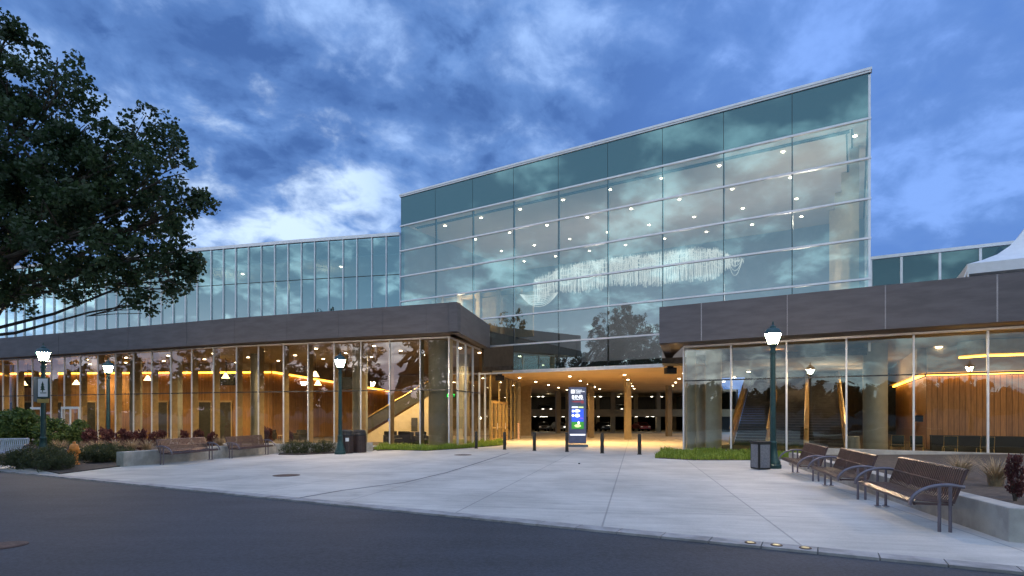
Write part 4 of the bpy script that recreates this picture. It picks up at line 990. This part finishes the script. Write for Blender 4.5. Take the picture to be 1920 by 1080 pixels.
# shrubs of the left bed
rn = random.Random(21)
def gp(px, v_): X, Y = P(px, v_); return (X, Y, gz(X, Y)+0.03)
bar = [shrub('barberry_bush', 'x', 'bush', 'dark red barberry bushes in the left bed', rn, 1.0, 0.42, 70, 26, 0.12, 0.075, 'barberry_red', 6, 6, 0.6) for _ in range(1)][0]
spots = [(168, 846, 1.0), (198, 848, 1.05), (231, 845, 1.0), (263, 847, 0.98), (288, 838, 0.8), (302, 836, 0.85), (345, 836, 0.85), (372, 836, 0.9), (128, 838, 1.0), (398, 838, 0.8), (500, 833, 1.0), (540, 833, 0.85), (268, 831, 0.7), (242, 832, 0.75)]
dsc = ['just right of the orange hydrant', 'second to the right of the orange hydrant', 'above the near end of the low wall', 'nearest the left end of the purple bench',
       'behind the left end of the purple bench back', 'behind the purple bench, second from its left end', 'behind the middle of the purple bench', 'behind the right part of the purple bench', 'between the green shrubs and the hydrant', 'above the right arm of the purple bench',
       'at the right end of the second bench', 'between the second bench and the bins', 'far back by the glass, left of the purple bench', 'far back by the glass, above the low wall end']
for i, (px, v_, s) in enumerate(spots): once(bar, i, gp(px, v_), i*1.3, 'dark red barberry bush '+dsc[i], (s*0.82, s*0.82, s*1.12))
grn = shrub('leafy_shrub', 'x', 'shrub', 'tall green shrubs in the left bed', rn, 2.0, 0.85, 120, 34, 0.22, 0.12, 'shrub_green', 6, 8, 0.7)
for i, (px, v_, s, d_) in enumerate(((12, 838, 1.05, 'tall green shrub at the far left edge, above the silver bench'), (52, 837, 1.15, 'tall green shrub behind the silver bench back'), (98, 842, 0.85, 'green shrub just right of the lamp post with the tree sign'), (142, 840, 0.80, 'green shrub above the orange hydrant'), (-40, 838, 1.1, 'tall green shrub beyond the left edge, beside the silver bench'), (28, 830, 1.2, 'tall green shrub against the glass left of the lamp post'))):
    once(grn, i, gp(px, v_), i*1.1, d_, (s, s, s))
jun = shrub('low_juniper', 'x', 'shrub', 'low spreading evergreens in the left bed', rn, 0.62, 0.75, 130, 26, 0.14, 0.075, 'juniper_green', 4, 6, 0.9, 0.05)
js = [(62, 877, 1.05, 'in front of the lamp post with the tree sign'), (92, 880, 1.0, 'at the front corner of the bed near the road'), (103, 883, 0.72, 'just left of the hydrant foot'), (166, 861, 0.8, 'behind the hydrant'), (180, 868, 0.85, 'right of the hydrant'), (196, 868, 1.0, 'near the end of the low wall, front'), (214, 864, 0.95, 'touching the end of the low wall'), (108, 866, 0.95, 'between lamp post and hydrant'), (34, 878, 0.85, 'at the left end of the front edge'), (190, 858, 0.85, 'behind the others under the red bushes')]
for i, (px, v_, s, d_) in enumerate(js): once(jun, i, gp(px, v_), i*0.9, 'low spreading evergreen shrub '+d_, (s, s, s))
jn2 = shrub('low_juniper', 'x', 'shrub', 'low evergreens at the wall foot', rn, 0.6, 0.55, 80, 22, 0.13, 0.07, 'juniper_green', 4, 5, 0.9, 0.05)
for i, (px, v_, d_) in enumerate(((545, 851, 'left'), (578, 851, 'middle'), (610, 849, 'right'))): once(jn2, i, gp(px, v_), i*2.0, 'low evergreen shrub at the wall foot beside the bins, %s of three' % d_)
dg = tuft('ornamental_grass', 'x', 'grass clump', 'dry tan grass clumps in the beds', rn, 0.75, 0.5, 240, 'dry_grass')
gs = [(150, 858, 'behind the orange hydrant'), (182, 852, 'between the first two red bushes'), (215, 852, 'between the second and third red bushes'), (247, 851, 'beside the last red bush before the bench'), (276, 852, 'at the left end of the purple bench'), (112, 852, 'under the green shrub by the lamp post'), (412, 842, 'between the purple bench and the second bench'), (310, 842, 'behind the purple bench slats')]
n_ = 0
for px, v_, d_ in gs: once(dg, n_, gp(px, v_), n_*0.8, 'dry tan ornamental grass clump '+d_, (1, 1, 1)); n_ += 1
for X, Y, s, d_ in ((8.9, 10.3, 0.85, 'in the planter between the near bench and the plinth'), (9.3, 11.6, 0.8, 'in the planter behind the near bench back'), (9.9, 9.6, 0.8, 'in the planter just left of the dark red bush')):
    once(dg, n_, (X, Y, gz(X, Y)+0.36), n_*0.8, 'dry tan ornamental grass clump '+d_, (s, s, s*0.9)); n_ += 1
br2 = shrub('barberry_bush', 'x', 'bush', 'dark bushes in the right planter', rn, 0.95, 0.28, 60, 26, 0.10, 0.06, 'barberry_red', 6, 9, 0.3)
for i, (X, Y, s, d_) in enumerate(((7.5, 8.35, 0.75, 'upright dark red bush in the planter at the right edge, nearest the corner'), (8.2, 8.7, 0.85, 'upright dark red bush partly cut off by the right edge of the picture'))): once(br2, i, (X, Y, gz(X, Y)+0.36), i*2.0, d_, (s*0.45, s*0.45, s*0.95))
# lawns
def lawn(poly, n, label, h):
    rnd = random.Random(n); b = MB()
    xs = [p[0] for p in poly]; ys = [p[1] for p in poly]
    def ins(x, y):
        c = False; j = len(poly)-1
        for i in range(len(poly)):
            if (poly[i][1] > y) != (poly[j][1] > y) and x < (poly[j][0]-poly[i][0])*(y-poly[i][1])/(poly[j][1]-poly[i][1])+poly[i][0]: c = not c
            j = i
        return c
    k = 0
    while k < n:
        x, y = rnd.uniform(min(xs), max(xs)), rnd.uniform(min(ys), max(ys))
        if not ins(x, y): continue
        k += 1; a = rnd.uniform(0, 2*pi); L = h*rnd.uniform(0.5, 1.2)*(0.75+0.4*sin(x*2.3)*cos(y*1.9)); z = gz(x, y); wd = 0.018; o_ = L*rnd.uniform(0.2, 0.7)
        dx, dy = cos(a), sin(a)
        b.add([(x-dy*wd, y+dx*wd, z-0.02), (x+dy*wd, y-dx*wd, z-0.02), (x+dx*o_*0.4+dy*wd*0.7, y+dy*o_*0.4-dx*wd*0.7, z+L*0.65), (x+dx*o_*0.4-dy*wd*0.7, y+dy*o_*0.4+dx*wd*0.7, z+L*0.65), (x+dx*o_, y+dy*o_, z+L)], [(0, 1, 2, 3), (3, 2, 4)])
    tag(b.build('grass', 'grass_green'), label, None, None, 'stuff')
    s = MB(); s.prism(poly, lambda x, y: gz(x, y)-0.05, lambda x, y: gz(x, y)+0.02); tag(s.build('soil_bed', 'soil'), 'soil under the grass strip', None, None, 'structure')
lawn([P(700, 843), P(800, 845.5), P(862, 841.5), P(950, 834.5), (-0.9, 42.5), (-3.3, 32.2), (-7.9, 33.2), (-7.0, 29.3)], 9000, 'green grass strip below the lobby glass corner', 0.30)
lawn([P(1228, 859), P(1300, 863), P(1420, 863), P(1470, 860), (14.2, 25.5), (8.95, 28.7), (7.6, 28.4)], 9000, 'bright green grass strip below the lounge glass', 0.28)

# ------------------------------------------------------------------ the big tree
big = empty('leafy_tree', (-21.0, 20.2, gz(0, 20.2)), 'big dark leafy tree with a broad crown overhanging the lobby wing', 'tree')
rt = random.Random(33)
base = Vector((-21.0, 20.2, gz(0, 20.2)))
BL = [(0, 120, 85, 20), (60, 170, 75, 20), (120, 160, 55, 19.5), (-60, 250, 170, 20.5), (70, 300, 120, 20), (160, 330, 95, 19.5), (215, 280, 55, 20), (280, 265, 60, 20), (300, 340, 75, 19.5), (340, 395, 48, 19.5), (250, 410, 90, 20.5), (150, 440, 110, 19), (50, 440, 120, 20.5), (340, 470, 38, 19.5), (300, 480, 60, 19.5), (320, 550, 38, 19.5), (230, 520, 60, 20), (130, 545, 50, 19.5), (40, 560, 50, 19.5), (-90, 420, 180, 21), (-60, 560, 80, 19.5), (90, 370, 120, 22.5), (230, 360, 90, 22), (365, 380, 22, 19.5), (140, 240, 40, 19.5), (15, 60, 30, 20), (270, 590, 24, 19.5), (355, 520, 20, 19.5)]
clumps = []; tips = []
for px, v_, r, Y in BL:
    Y *= 0.82; c = U(px, v_-(22 if v_ > 500 else 0), Y); R = r*Y/F; tips.append((c, R))
    n = max(5, int(18.5*R**2.0))
    for k in range(n):
        while True:
            q = Vector((rt.uniform(-1, 1), rt.uniform(-1, 1)*1.1, rt.uniform(-1, 1)))
            if 0.25 < q.length < 1: break
        clumps.append(c+q*R)
v_, f_ = leaf_mesh(rt, clumps, 54, 0.30, 0.098, 0.5, 10)
b = MB(); b.v = v_; b.f = f_; b.mi = [0]*len(f_); b.build('crown', 'tree_leaf', big)
b = MB(); fork = base+Vector((0.2, -0.6, 4.0))
b.tube([base+Vector((0, 0, -0.2)), base+Vector((0, 0, 0.3)), base+Vector((0.05, 0, 2.0)), fork, fork+Vector((0.3, -1.0, 2.4)), fork+Vector((0.6, -2.2, 4.6))], [0.50, 0.36, 0.30, 0.28, 0.20, 0.09], 12)
b.build('trunk', 'bark', big, True)
b = MB()
for c, R in tips:
    st_ = fork+Vector((0.1, 0.05, rt.uniform(-0.4, 2.6)*min(1.0, max(0.1, (c.z-4)/6))))
    mid = st_*0.5+c*0.5+Vector((rt.uniform(-.4, .4), rt.uniform(-.4, .4), rt.uniform(-0.2, 0.7)))
    r0 = 0.035+0.035*R
    b.tube([st_, st_*0.75+mid*0.25+Vector((0, 0, 0.2)), mid, c*0.6+mid*0.4+Vector((0, 0, .1)), c], [r0*1.7, r0*1.4, r0, r0*0.6, r0*0.3], 7)
    for k in range(7):
        q = Vector((rt.gauss(0, 1), rt.gauss(0, 1), rt.gauss(0, 1))).normalized()*R*rt.uniform(.6, 1.0)
        s0 = c*rt.uniform(0.5, 1.0)+mid*0; s0 = mid.lerp(c, rt.uniform(0.5, 1.0))
        b.tube([s0, s0.lerp(c+q, 0.5)+Vector((0, 0, rt.uniform(-.1, .15))), c+q], [r0*0.35, r0*0.25, 0.012], 5)
b.build('limb', 'bark', big, True)
# trees across the road, out of frame to the left, mirrored in the lobby glass
rt2 = random.Random(77)
tre = empty('leafy_tree', (0, 0, 0), 'tall spreading tree across the road, seen as a reflection in the lobby glass', 'tree', 'trees across the road')
cl2 = []; lb = MB()
lb.tube([(0, 0, -0.2), (0, 0, 0.4), (0.05, 0, 1.6), (0.0, 0.05, 2.6)], [0.45, 0.32, 0.27, 0.25], 10)
tk2 = lb.build('trunk', 'bark', tre, True); lb = MB()
for k in range(13):
    a = k*2.4; R = rt2.uniform(1.8, 4.4); c = Vector((R*cos(a), R*sin(a), rt2.uniform(4.2, 10.5)))
    m1 = Vector((c.x*0.35, c.y*0.35, 2.6+(c.z-2.6)*0.45))
    lb.tube([(0, 0, 2.4), m1, m1.lerp(c, 0.6)+Vector((0, 0, 0.2)), c], [0.17, 0.12, 0.07, 0.03], 6)
    for j in range(5):
        e_ = c+Vector((rt2.gauss(0, 1), rt2.gauss(0, 1), rt2.gauss(0, 0.8)))
        lb.tube([m1.lerp(c, rt2.uniform(0.4, 1)), e_], [0.045, 0.012], 5)
    for j in range(16):
        q = Vector((rt2.gauss(0, 1), rt2.gauss(0, 1), rt2.gauss(0, 1))).normalized()*rt2.random()**0.45*1.9
        cl2.append(c+q)
lb.build('limb', 'bark', tre, True)
lb = MB(); lb.v, lb.f = leaf_mesh(rt2, cl2, 26, 0.5, 0.24, 0.4, 6); lb.mi = [0]*len(lb.f); lb.build('crown', 'treeline_leaf', tre)
for i, (X, Y, s) in enumerate(((-40, 12, 1.0), (-49, 3.5, 1.1), (-52, 17, 1.05), (-61, 10, 1.15), (-58, 26, 1.0), (-70, 19, 1.2), (-72, 33, 1.1), (-36, -4, 1.1))):
    once(tre, i, (X, Y, gz(X, Y)), i*1.7, None, (s, s, s))
o = copy_tree(tre, (-46.6, 16.6, gz(0, 16.6)), 0.9, 'tallest narrow tree across the road, mirrored in the tall glass hall', (1.15, 1.15, 1.5))
# far wood across the road (behind the viewpoint, mirrored in the glass)
fw = MB(); rw = random.Random(4); cs = []
for k in range(170):
    a = radians(150+k*240/170+rw.uniform(-1, 1)); R = rw.uniform(62, 85); h = rw.uniform(2.6, 5.6)
    if False: continue
    cx_, cy_ = R*cos(a), 10+R*sin(a)
    for j in range(22):
        q = Vector((rw.gauss(0, 1), rw.gauss(0, 1), rw.gauss(0, 1)*0.9)); q = q.normalized()*rw.random()**0.4
        cs.append((cx_+q.x*3.6, cy_+q.y*3.6, h*0.52+q.z*h*0.48+1.3))
fw.v, fw.f = leaf_mesh(rw, cs, 26, 1.0, 0.62, 0.3, 6); fw.mi = [0]*len(fw.f)
tag(fw.build('treeline', 'treeline_leaf'), 'far wood across the road, mirrored in the glass', None, None, 'stuff')

# ------------------------------------------------------------------ street furniture
def make_bench(paint):
    e = empty('bench', (0, 0, 0), 'x', 'bench', 'slatted metal benches around the plaza')
    L = 2.3; ns = 39
    seat = [(-0.27, 0.385), (-0.29, 0.42), (-0.25, 0.445), (0.0, 0.425), (0.19, 0.43)]
    bk = [(0.19, 0.43), (0.235, 0.50), (0.29, 0.70), (0.345, 0.88), (0.365, 0.895)]
    def straps(path, th=0.012):
        b = MB()
        for k in range(ns):
            if k in (12, 13, 25, 26) and False: continue
            x = -L/2+(k+0.5)*L/ns; wd = L/ns*0.30
            if k in (13, 26): x += 0.006
            vs = []
            for i, (y, z) in enumerate(path):
                y1, z1 = path[min(i+1, len(path)-1)]; y0, z0 = path[max(i-1, 0)]
                l = hypot(y1-y0, z1-z0); ny, nz = -(z1-z0)/l*th, (y1-y0)/l*th
                vs += [(x-wd, y, z), (x+wd, y, z), (x+wd, y+ny, z+nz), (x-wd, y+ny, z+nz)]
            fs = []
            for i in range(len(path)-1):
                for a in range(4): fs.append((i*4+a, i*4+(a+1) % 4, i*4+4+(a+1) % 4, i*4+4+a))
            n = len(path)-1; fs += [(3, 2, 1, 0), (n*4, n*4+1, n*4+2, n*4+3)]
            b.add(vs, fs)
        return b
    b = straps(seat); b.tube([(-L/2, -0.27, 0.40), (L/2, -0.27, 0.40)], 0.022, 8); b.tube([(-L/2, 0.18, 0.415), (L/2, 0.18, 0.415)], 0.022, 8)
    for x in (-L/2, -L/6, L/6, L/2): b.box((x, -0.04, 0.405), (0.045, 0.46, 0.03))
    b.build('seat', paint, e)
    b = straps(bk); b.tube([(-L/2, 0.37, 0.89), (L/2, 0.37, 0.89)], 0.020, 8); b.tube([(-L/2, 0.275, 0.66), (L/2, 0.275, 0.66)], 0.015, 8)
    for x in (-L/2, -L/6, L/6, L/2): b.tube([(x, 0.20, 0.42), (x, 0.30, 0.70), (x, 0.365, 0.89)], 0.020, 6)
    b.build('backrest', paint, e)
    for s in (-1, 1):
        x = s*(L/2+0.03)
        b = MB(); pts = [(x, -0.34+0.68*math.sin(t_*pi/2*0.98)**1.0*1.0*(t_ if t_ < 0.15 else 1)*0+(-0.0), 0) for t_ in (0,)]
        arc = []
        for k in range(11):
            w_ = k/10*radians(100); arc.append((x, 0.12-0.46*cos(w_)**1.0, 0.38+0.30*sin(w_)))
        arc.append((x, 0.32, 0.655))
        b.tube(arc, 0.024, 8); b.build('armrest', 'bench_tube', e, True)
        for y, zt in ((0.02, 0.665), (0.15, 0.68)):
            b = MB(); b.tube([(x, y, 0.0), (x, y, zt)], 0.023, 8); b.box((x, y, 0.006), (0.10, 0.09, 0.012)); b.build('leg', 'bench_tube', e, True)
    return e
bn = make_bench('bench_paint'); bl_ = make_bench('bench_silver')
def face(ax): return atan2(ax[0], -ax[1])          # turn local -Y towards ax
rface = face((-0.965, 0.262)); lface = face((0.977, -0.214))
def put_bench(proto, i, p, q, rz, lab):
    X, Y = (p[0]+q[0])/2, (p[1]+q[1])/2
    o = once(proto, i, (X, Y, gz(X, Y)), rz, lab); return o
put_bench(bn, 0, (5.97, 7.85), (6.60, 10.15), rface, 'brown slatted metal bench nearest the road, in front of the planter corner')
put_bench(bn, 1, (6.82, 11.05), (7.48, 13.45), rface, 'brown slatted metal bench in the middle of the three along the planter')
put_bench(bn, 2, (7.76, 14.45), (8.36, 16.75), rface, 'brown slatted metal bench beside the green lamp post and grey bin')
put_bench(bn, 3, (-12.45, 19.9), (-11.9, 22.4), lface, 'purple slatted metal bench at the near end of the left planter wall')
put_bench(bn, 4, (-11.75, 23.3), (-11.15, 25.9), lface, 'purple slatted metal bench further along the left planter wall')
put_bench(bl_, 0, (-19.9, 20.4), (-18.2, 20.1), 0.35, 'pale silver slatted metal bench at the left edge among the shrubs')
# street lamps
def make_lamp():
    e = empty('street_lamp', (0, 0, 0), 'x', 'street lamp', 'green street lamps around the plaza')
    b = MB(); b.lathe([(0.26, 0), (0.26, 0.12), (0.235, 0.14), (0.235, 0.22), (0.19, 0.30), (0.155, 0.42), (0.13, 0.58), (0.115, 0.80), (0.125, 0.82), (0.125, 0.87), (0.105, 0.90)], 16); b.build('base', 'lamp_green', e, True)
    b = MB(); b.lathe([(0.095, 0.90), (0.09, 2.0), (0.078, 3.78), (0.10, 3.80), (0.10, 3.86), (0.075, 3.88), (0.075, 3.98), (0.12, 4.02), (0.15, 4.10), (0.12, 4.12)], 14); b.build('pole', 'lamp_green', e, True)
    b = MB(); b.lathe([(0.14, 4.12), (0.24, 4.43)], 8, ph=0.5); b.build('lamp_glass', 'lamp_glow', e)
    b = MB()
    for k in range(8):
        w_ = 2*pi*(k+0.5)/8; b.tube([(0.145*cos(w_), 0.145*sin(w_), 4.11), (0.247*cos(w_), 0.247*sin(w_), 4.44)], 0.013, 5)
    b.lathe([(0.26, 4.43), (0.27, 4.47), (0.23, 4.54), (0.19, 4.60), (0.11, 4.63), (0.10, 4.68), (0.05, 4.71), (0.025, 4.75), (0.035, 4.79), (0.01, 4.86)], 16); b.build('lantern_cap', 'lamp_green', e, True)
    return e
lp = make_lamp()
for i, (X, Y, d_) in enumerate(((8.62, 18.5, 'green street lamp in front of the escalators, beside the grey bin'), (-19.75, 23.6, 'green street lamp with a tree sign on its post at the far left'), (-21.2, 29.4, 'smaller looking street lamp in the bed right of the tree sign'), (-8.1, 26.4, 'green street lamp standing behind the two brown bins'), (12.3, 8.2, 'green street lamp just outside the right edge behind the planter'))):
    once(lp, i, (X, Y, gz(X, Y)), i*0.7, d_)
# sign on the left lamp
sg = empty('lamp_sign', (-19.75, 23.6, gz(0, 23.6)+2.6), 'framed white sign with a dark fir tree symbol fixed to the left lamp post', 'sign')
zb = 0.0
b = MB(); b.box((-19.62, 23.45, sg.location.z+0.35), (0.50, 0.05, 0.86)); b.build('frame', 'lamp_green', sg, bevel=0.01)
b = MB(); b.box((-19.62, 23.42, sg.location.z+0.36), (0.40, 0.02, 0.76)); b.build('panel', 'sign_white', sg)
b = MB(); x0, y0, z0 = -19.62, 23.405, sg.location.z+0.36
for w_, z1, z2 in ((0.10, -0.10, 0.03), (0.085, 0.0, 0.12), (0.06, 0.10, 0.22)):
    b.add([(x0-w_, y0, z0+z1), (x0+w_, y0, z0+z1), (x0, y0, z0+z2+0.04), (x0-w_, y0+0.008, z0+z1), (x0+w_, y0+0.008, z0+z1), (x0, y0+0.008, z0+z2+0.04)], [(0, 1, 2), (5, 4, 3), (0, 3, 4, 1), (1, 4, 5, 2), (2, 5, 3, 0)]); y0 -= 0.002
b.box((x0, 23.405, z0-0.14), (0.03, 0.01, 0.09)); b.box((x0+0.03, 23.404, z0-0.22), (0.26, 0.008, 0.03), 0, 0)
b.build('tree_symbol', 'sign_green', sg)
b = MB(); b.box((-19.64, 23.46, sg.location.z-0.19), (0.46, 0.05, 0.16)); b.build('plaque', 'ochre', sg)
b = MB(); b.box((-20.02, 23.62, sg.location.z+0.30), (0.26, 0.05, 1.05), 0.35); b.build('side_panel', 'slate_panel', sg)
b = MB(); b.box((-19.75, 23.53, sg.location.z+0.6), (0.3, 0.14, 0.05)); b.box((-19.75, 23.53, sg.location.z+0.05), (0.3, 0.14, 0.05)); b.build('bracket', 'lamp_green', sg)
# bollards
bo = empty('bollard', (0, 0, 0), 'x', 'bollard', 'black bollards across the entrance')
b = MB(); b.lathe([(0.085, 0), (0.085, 0.93), (0.075, 0.96), (0.04, 0.975)], 16); b.build('post', 'black_paint', bo, True)
b = MB(); b.lathe([(0.11, 0), (0.11, 0.02), (0.09, 0.03)], 16); b.build('base_ring', 'dark_metal', bo)
for i, (px, v_) in enumerate(((893, 841), (946, 843), (1002, 845.2), (1063, 847.2), (1129, 850), (1199, 852.3))):
    X, Y = P(px, v_); once(bo, i, (X, Y, gz(X, Y)), 0, 'black bollard, %s of six counting from the lobby doors' % ORD[i])
pp = empty('guard_post', (0, 0, 0), 'short pinkish post at the foot of the lobby wall in the passage', 'post'); X, Y = P(972, 824); pp.location = (X, Y, gz(X, Y))
b = MB(); b.lathe([(0.09, 0), (0.09, 1.2), (0.10, 1.22), (0.10, 1.38), (0.05, 1.42)], 12); b.v = [(a+X, c+Y, d_+gz(X, Y)) for a, c, d_ in b.v]; b.build('post', 'pink_post', pp, True)
# bins
def rbin(X, Y, lab, grp=None):
    e = empty('litter_bin', (X, Y, gz(X, Y)), lab, 'bin', grp); z = gz(X, Y)
    b = MB(); n = 26
    for k in range(n):
        w_ = 2*pi*k/n; b.box((X+0.33*cos(w_), Y+0.33*sin(w_), z+0.43), (0.022, 0.060, 0.84), w_)
    b.lathe([(0.315, 0.02), (0.315, 0.84)], 26, (X, Y, z)); b.build('body', 'bin_brown', e)
    b = MB(); b.lathe([(0.345, 0.84), (0.35, 0.90), (0.33, 0.96), (0.32, 0.97), (0.32, 1.03), (0.29, 1.10), (0.17, 1.14), (0.16, 1.12)], 24, (X, Y, z)); b.build('lid', 'dark_metal', e, True)
    return e
X, Y = P(649, 850); r1 = rbin(X, Y, 'round slatted brown litter bin with a white label, next to the lamp post', 'brown bins')
b = MB(); b.box((X+0.15, Y-0.345, gz(X, Y)+0.68), (0.16, 0.012, 0.17), 0.40); b.build('notice', 'sign_white', r1)
X, Y = P(674, 848.5); rbin(X, Y, 'round slatted brown litter bin without a label, on the side towards the glass', 'brown bins')
X, Y = P(1426, 880); e = empty('litter_bin', (X, Y, gz(X, Y)), 'square dark litter bin with grey panels beside the right lamp post', 'bin'); z = gz(X, Y)
rzb = 0.22
b = MB(); b.box((X, Y, z+0.44), (0.44, 0.44, 0.84), rzb); b.build('body', 'black_paint', e, bevel=0.02)
b = MB(); b.box((X, Y, z+0.885), (0.47, 0.47, 0.05), rzb); b.build('lid', 'dark_metal', e, bevel=0.015)
for dx_, dy_, sx, sy in ((0, -0.222, 0.34, 0.012), (-0.222, 0, 0.012, 0.34)):
    c, s = cos(rzb), sin(rzb); b = MB(); b.box((X+dx_*c-dy_*s, Y+dx_*s+dy_*c, z+0.44), (sx, sy, 0.74), rzb); b.build('side_panel', 'bin_panel', e)
# hydrant
X, Y = P(139, 873); z = gz(X, Y)+0.03
e = empty('fire_hydrant', (X, Y, z), 'orange fire hydrant with a dark side cap standing among the low shrubs', 'fire hydrant')
b = MB(); b.lathe([(0.17, 0), (0.17, 0.05), (0.12, 0.06), (0.12, 0.50), (0.155, 0.51), (0.155, 0.56), (0.13, 0.57)], 16, (X, Y, z)); b.build('barrel', 'hydrant_orange', e, True)
b = MB(); b.lathe([(0.145, 0.57), (0.14, 0.64), (0.10, 0.71), (0.045, 0.74), (0.045, 0.80), (0.02, 0.81)], 16, (X, Y, z)); b.build('bonnet', 'hydrant_orange', e, True)
b = MB(); b.tube([(X-0.10, Y-0.02, z+0.45), (X-0.19, Y-0.03, z+0.45), (X-0.19, Y-0.03, z+0.45)], 0.075, 12); b.build('outlet', 'hydrant_orange', e, True)
b = MB(); b.tube([(X-0.19, Y-0.03, z+0.45), (X-0.30, Y-0.05, z+0.45)], 0.10, 12); b.build('outlet_cap', 'dark_metal', e, True)
b = MB(); b.tube([(X+0.10, Y, z+0.45), (X+0.19, Y, z+0.45)], 0.06, 12); b.build('outlet', 'hydrant_orange', e, True)
# manholes
def manhole(px, v_, r, lab, zoff=0.0):
    X, Y = P(px, v_); z = gz(X, Y)+zoff
    e = empty('manhole_cover', (X, Y, z), lab, 'manhole cover')
    b = MB(); b.lathe([(r, -0.02), (r, 0.008)], 32, (X, Y, z)); b.v = [(p[0], p[1], p[2]-SL*(p[1]-Y)) for p in b.v]; b.build('frame', 'rust_iron', e)
    b = MB(); b.lathe([(r*0.88, 0.0), (r*0.88, 0.012)], 32, (X, Y, z)); b.v = [(p[0], p[1], p[2]-SL*(p[1]-Y)) for p in b.v]; b.build('lid', 'rust_iron', e)
manhole(537, 891.5, 0.37, 'rusty round manhole cover in the plaza in front of the second bench')
manhole(868, 853, 0.40, 'rusty round manhole cover near the grass strip and first bollard')
manhole(4, 1019, 0.26, 'rusty round manhole cover in the asphalt at the left edge', -0.03)
il = empty('ground_light', (0, 0, 0), 'x', 'ground light', 'small lights set in the kerb')
b = MB(); b.lathe([(0.07, 0), (0.07, 0.008)], 16); b.build('rim', 'rust_iron', il)
b = MB(); b.lathe([(0.045, 0.004), (0.045, 0.011)], 14); b.build('lens', 'ground_glow', il)
for i, px in enumerate((1407, 1456, 1510)):
    p = hit([K(-20, -0.16), K(30, -0.16)], px); once(il, i, (p[0], p[1], gz(*p)+0.002), 0, 'small round light set in the kerb pavers, %s of three from the plaza middle' % ORD[i])

# ------------------------------------------------------------------ information kiosk
X, Y = P(1083, 838); z = gz(X, Y); KW, KD_, KH = 1.06, 0.42, 3.62
ks = empty('information_kiosk', (X, Y, z), 'tall blue grey information kiosk with a lit colour screen in the entrance', 'kiosk')
b = MB(); b.box((X, Y+KD_/2, z+0.10+KH/2), (KW, KD_, KH-0.2), 0); b.build('body', 'kiosk_blue', ks, bevel=0.02)
b = MB(); b.box((X+0.04, Y+KD_/2, z+0.07), (KW+0.12, KD_+0.14, 0.14)); b.build('base', 'slate_panel', ks, bevel=0.01)
fy = Y-0.004
def kq(x0, x1, z0, z1, m, name, d_=0.012, par=None): 
    b = MB(); b.box((X+(x0+x1)/2, fy-d_/2, z+(z0+z1)/2), (x1-x0, d_, z1-z0)); return b.build(name, m, par or ks)
scr = kq(-0.38, 0.38, 1.08, 2.62, 'slate_panel', 'screen', 0.012)
kq(-0.36, 0.36, 1.10, 1.52, 'screen_green', 'picture_field', 0.018, scr)
kq(-0.36, 0.36, 1.53, 2.30, 'screen_blue', 'picture_sky', 0.018, scr)
def blob(x, zc, rx, rz, m, name, par, d_=0.024, n=14):
    b = MB(); vs = []
    for dd in (0, d_):
        vs += [(X+x+rx*cos(2*pi*k/n)*(1+0.15*sin(3*k)), fy-d_+dd, z+zc+rz*sin(2*pi*k/n)) for k in range(n)]
    b.add(vs, [tuple(range(n)), tuple(range(2*n-1, n-1, -1))]+[(k, n+k, n+(k+1) % n, (k+1) % n) for k in range(n)]); return b.build(name, m, par)
blob(0.0, 1.28, 0.20, 0.10, 'screen_lime', 'picture_shape', scr); blob(0.06, 1.46, 0.07, 0.09, 'screen_white', 'picture_shape', scr); blob(0.22, 1.74, 0.12, 0.035, 'screen_violet', 'picture_shape', scr)
blob(-0.28, 2.17, 0.07, 0.08, 'screen_white', 'picture_shape', scr); blob(-0.28, 1.90, 0.08, 0.08, 'screen_white', 'picture_shape', scr); blob(-0.02, 1.90, 0.15, 0.11, 'screen_white', 'picture_shape', scr); blob(-0.03, 2.18, 0.18, 0.09, 'screen_white', 'picture_shape', scr)
kq(-0.35, 0.02, 2.36, 2.44, 'screen_white', 'picture_band', 0.02, scr); kq(0.05, 0.35, 2.36, 2.44, 'screen_lime', 'picture_band', 0.02, scr)
blob(-0.05, 2.74, 0.30, 0.05, 'screen_red', 'picture_shape', ks, 0.010); blob(0.28, 2.72, 0.10, 0.10, 'screen_red', 'picture_shape', ks, 0.011)
kq(-0.40, -0.18, 3.24, 3.46, 'screen_white', 'emblem'); kq(-0.34, -0.20, 2.93, 3.12, 'screen_white', 'emblem')
RX = Matrix.Rotation(pi/2, 4, 'X')
for i, s in enumerate(('SPOKANE', 'CONVENTION', 'CENTER')): text(s, 0.085, 'screen_white', ks, align='LEFT', M=Matrix.Translation((-0.13, -0.012, 3.43-i*0.085)) @ RX)
text('INB', 0.30, 'screen_white', ks, align='LEFT', M=Matrix.Translation((-0.16, -0.012, 3.02)) @ RX)
text('PERFORMING ARTS', 0.075, 'screen_white', ks, M=Matrix.Translation((0.02, -0.012, 2.875)) @ RX)
kq(-0.46, 0.46, 0.70, 0.78, 'screen_white', 'notice_strip', 0.008)
light('POINT', (X, Y-0.7, z+1.9), 8, (0.3, 0.5, 1.0), 0.2)

# small litter on the plaza
lf = MB(); lf.lathe([(0.03, 0), (0.045, 0.02), (0.02, 0.04)], 7); o = lf.build('pebble', 'dark_metal'); X, Y = P(1086, 870); o.location = (X, Y, gz(X, Y)); tag(o, 'small dark pebble lying alone on the plaza', 'pebble')
bpy.context.view_layer.update()
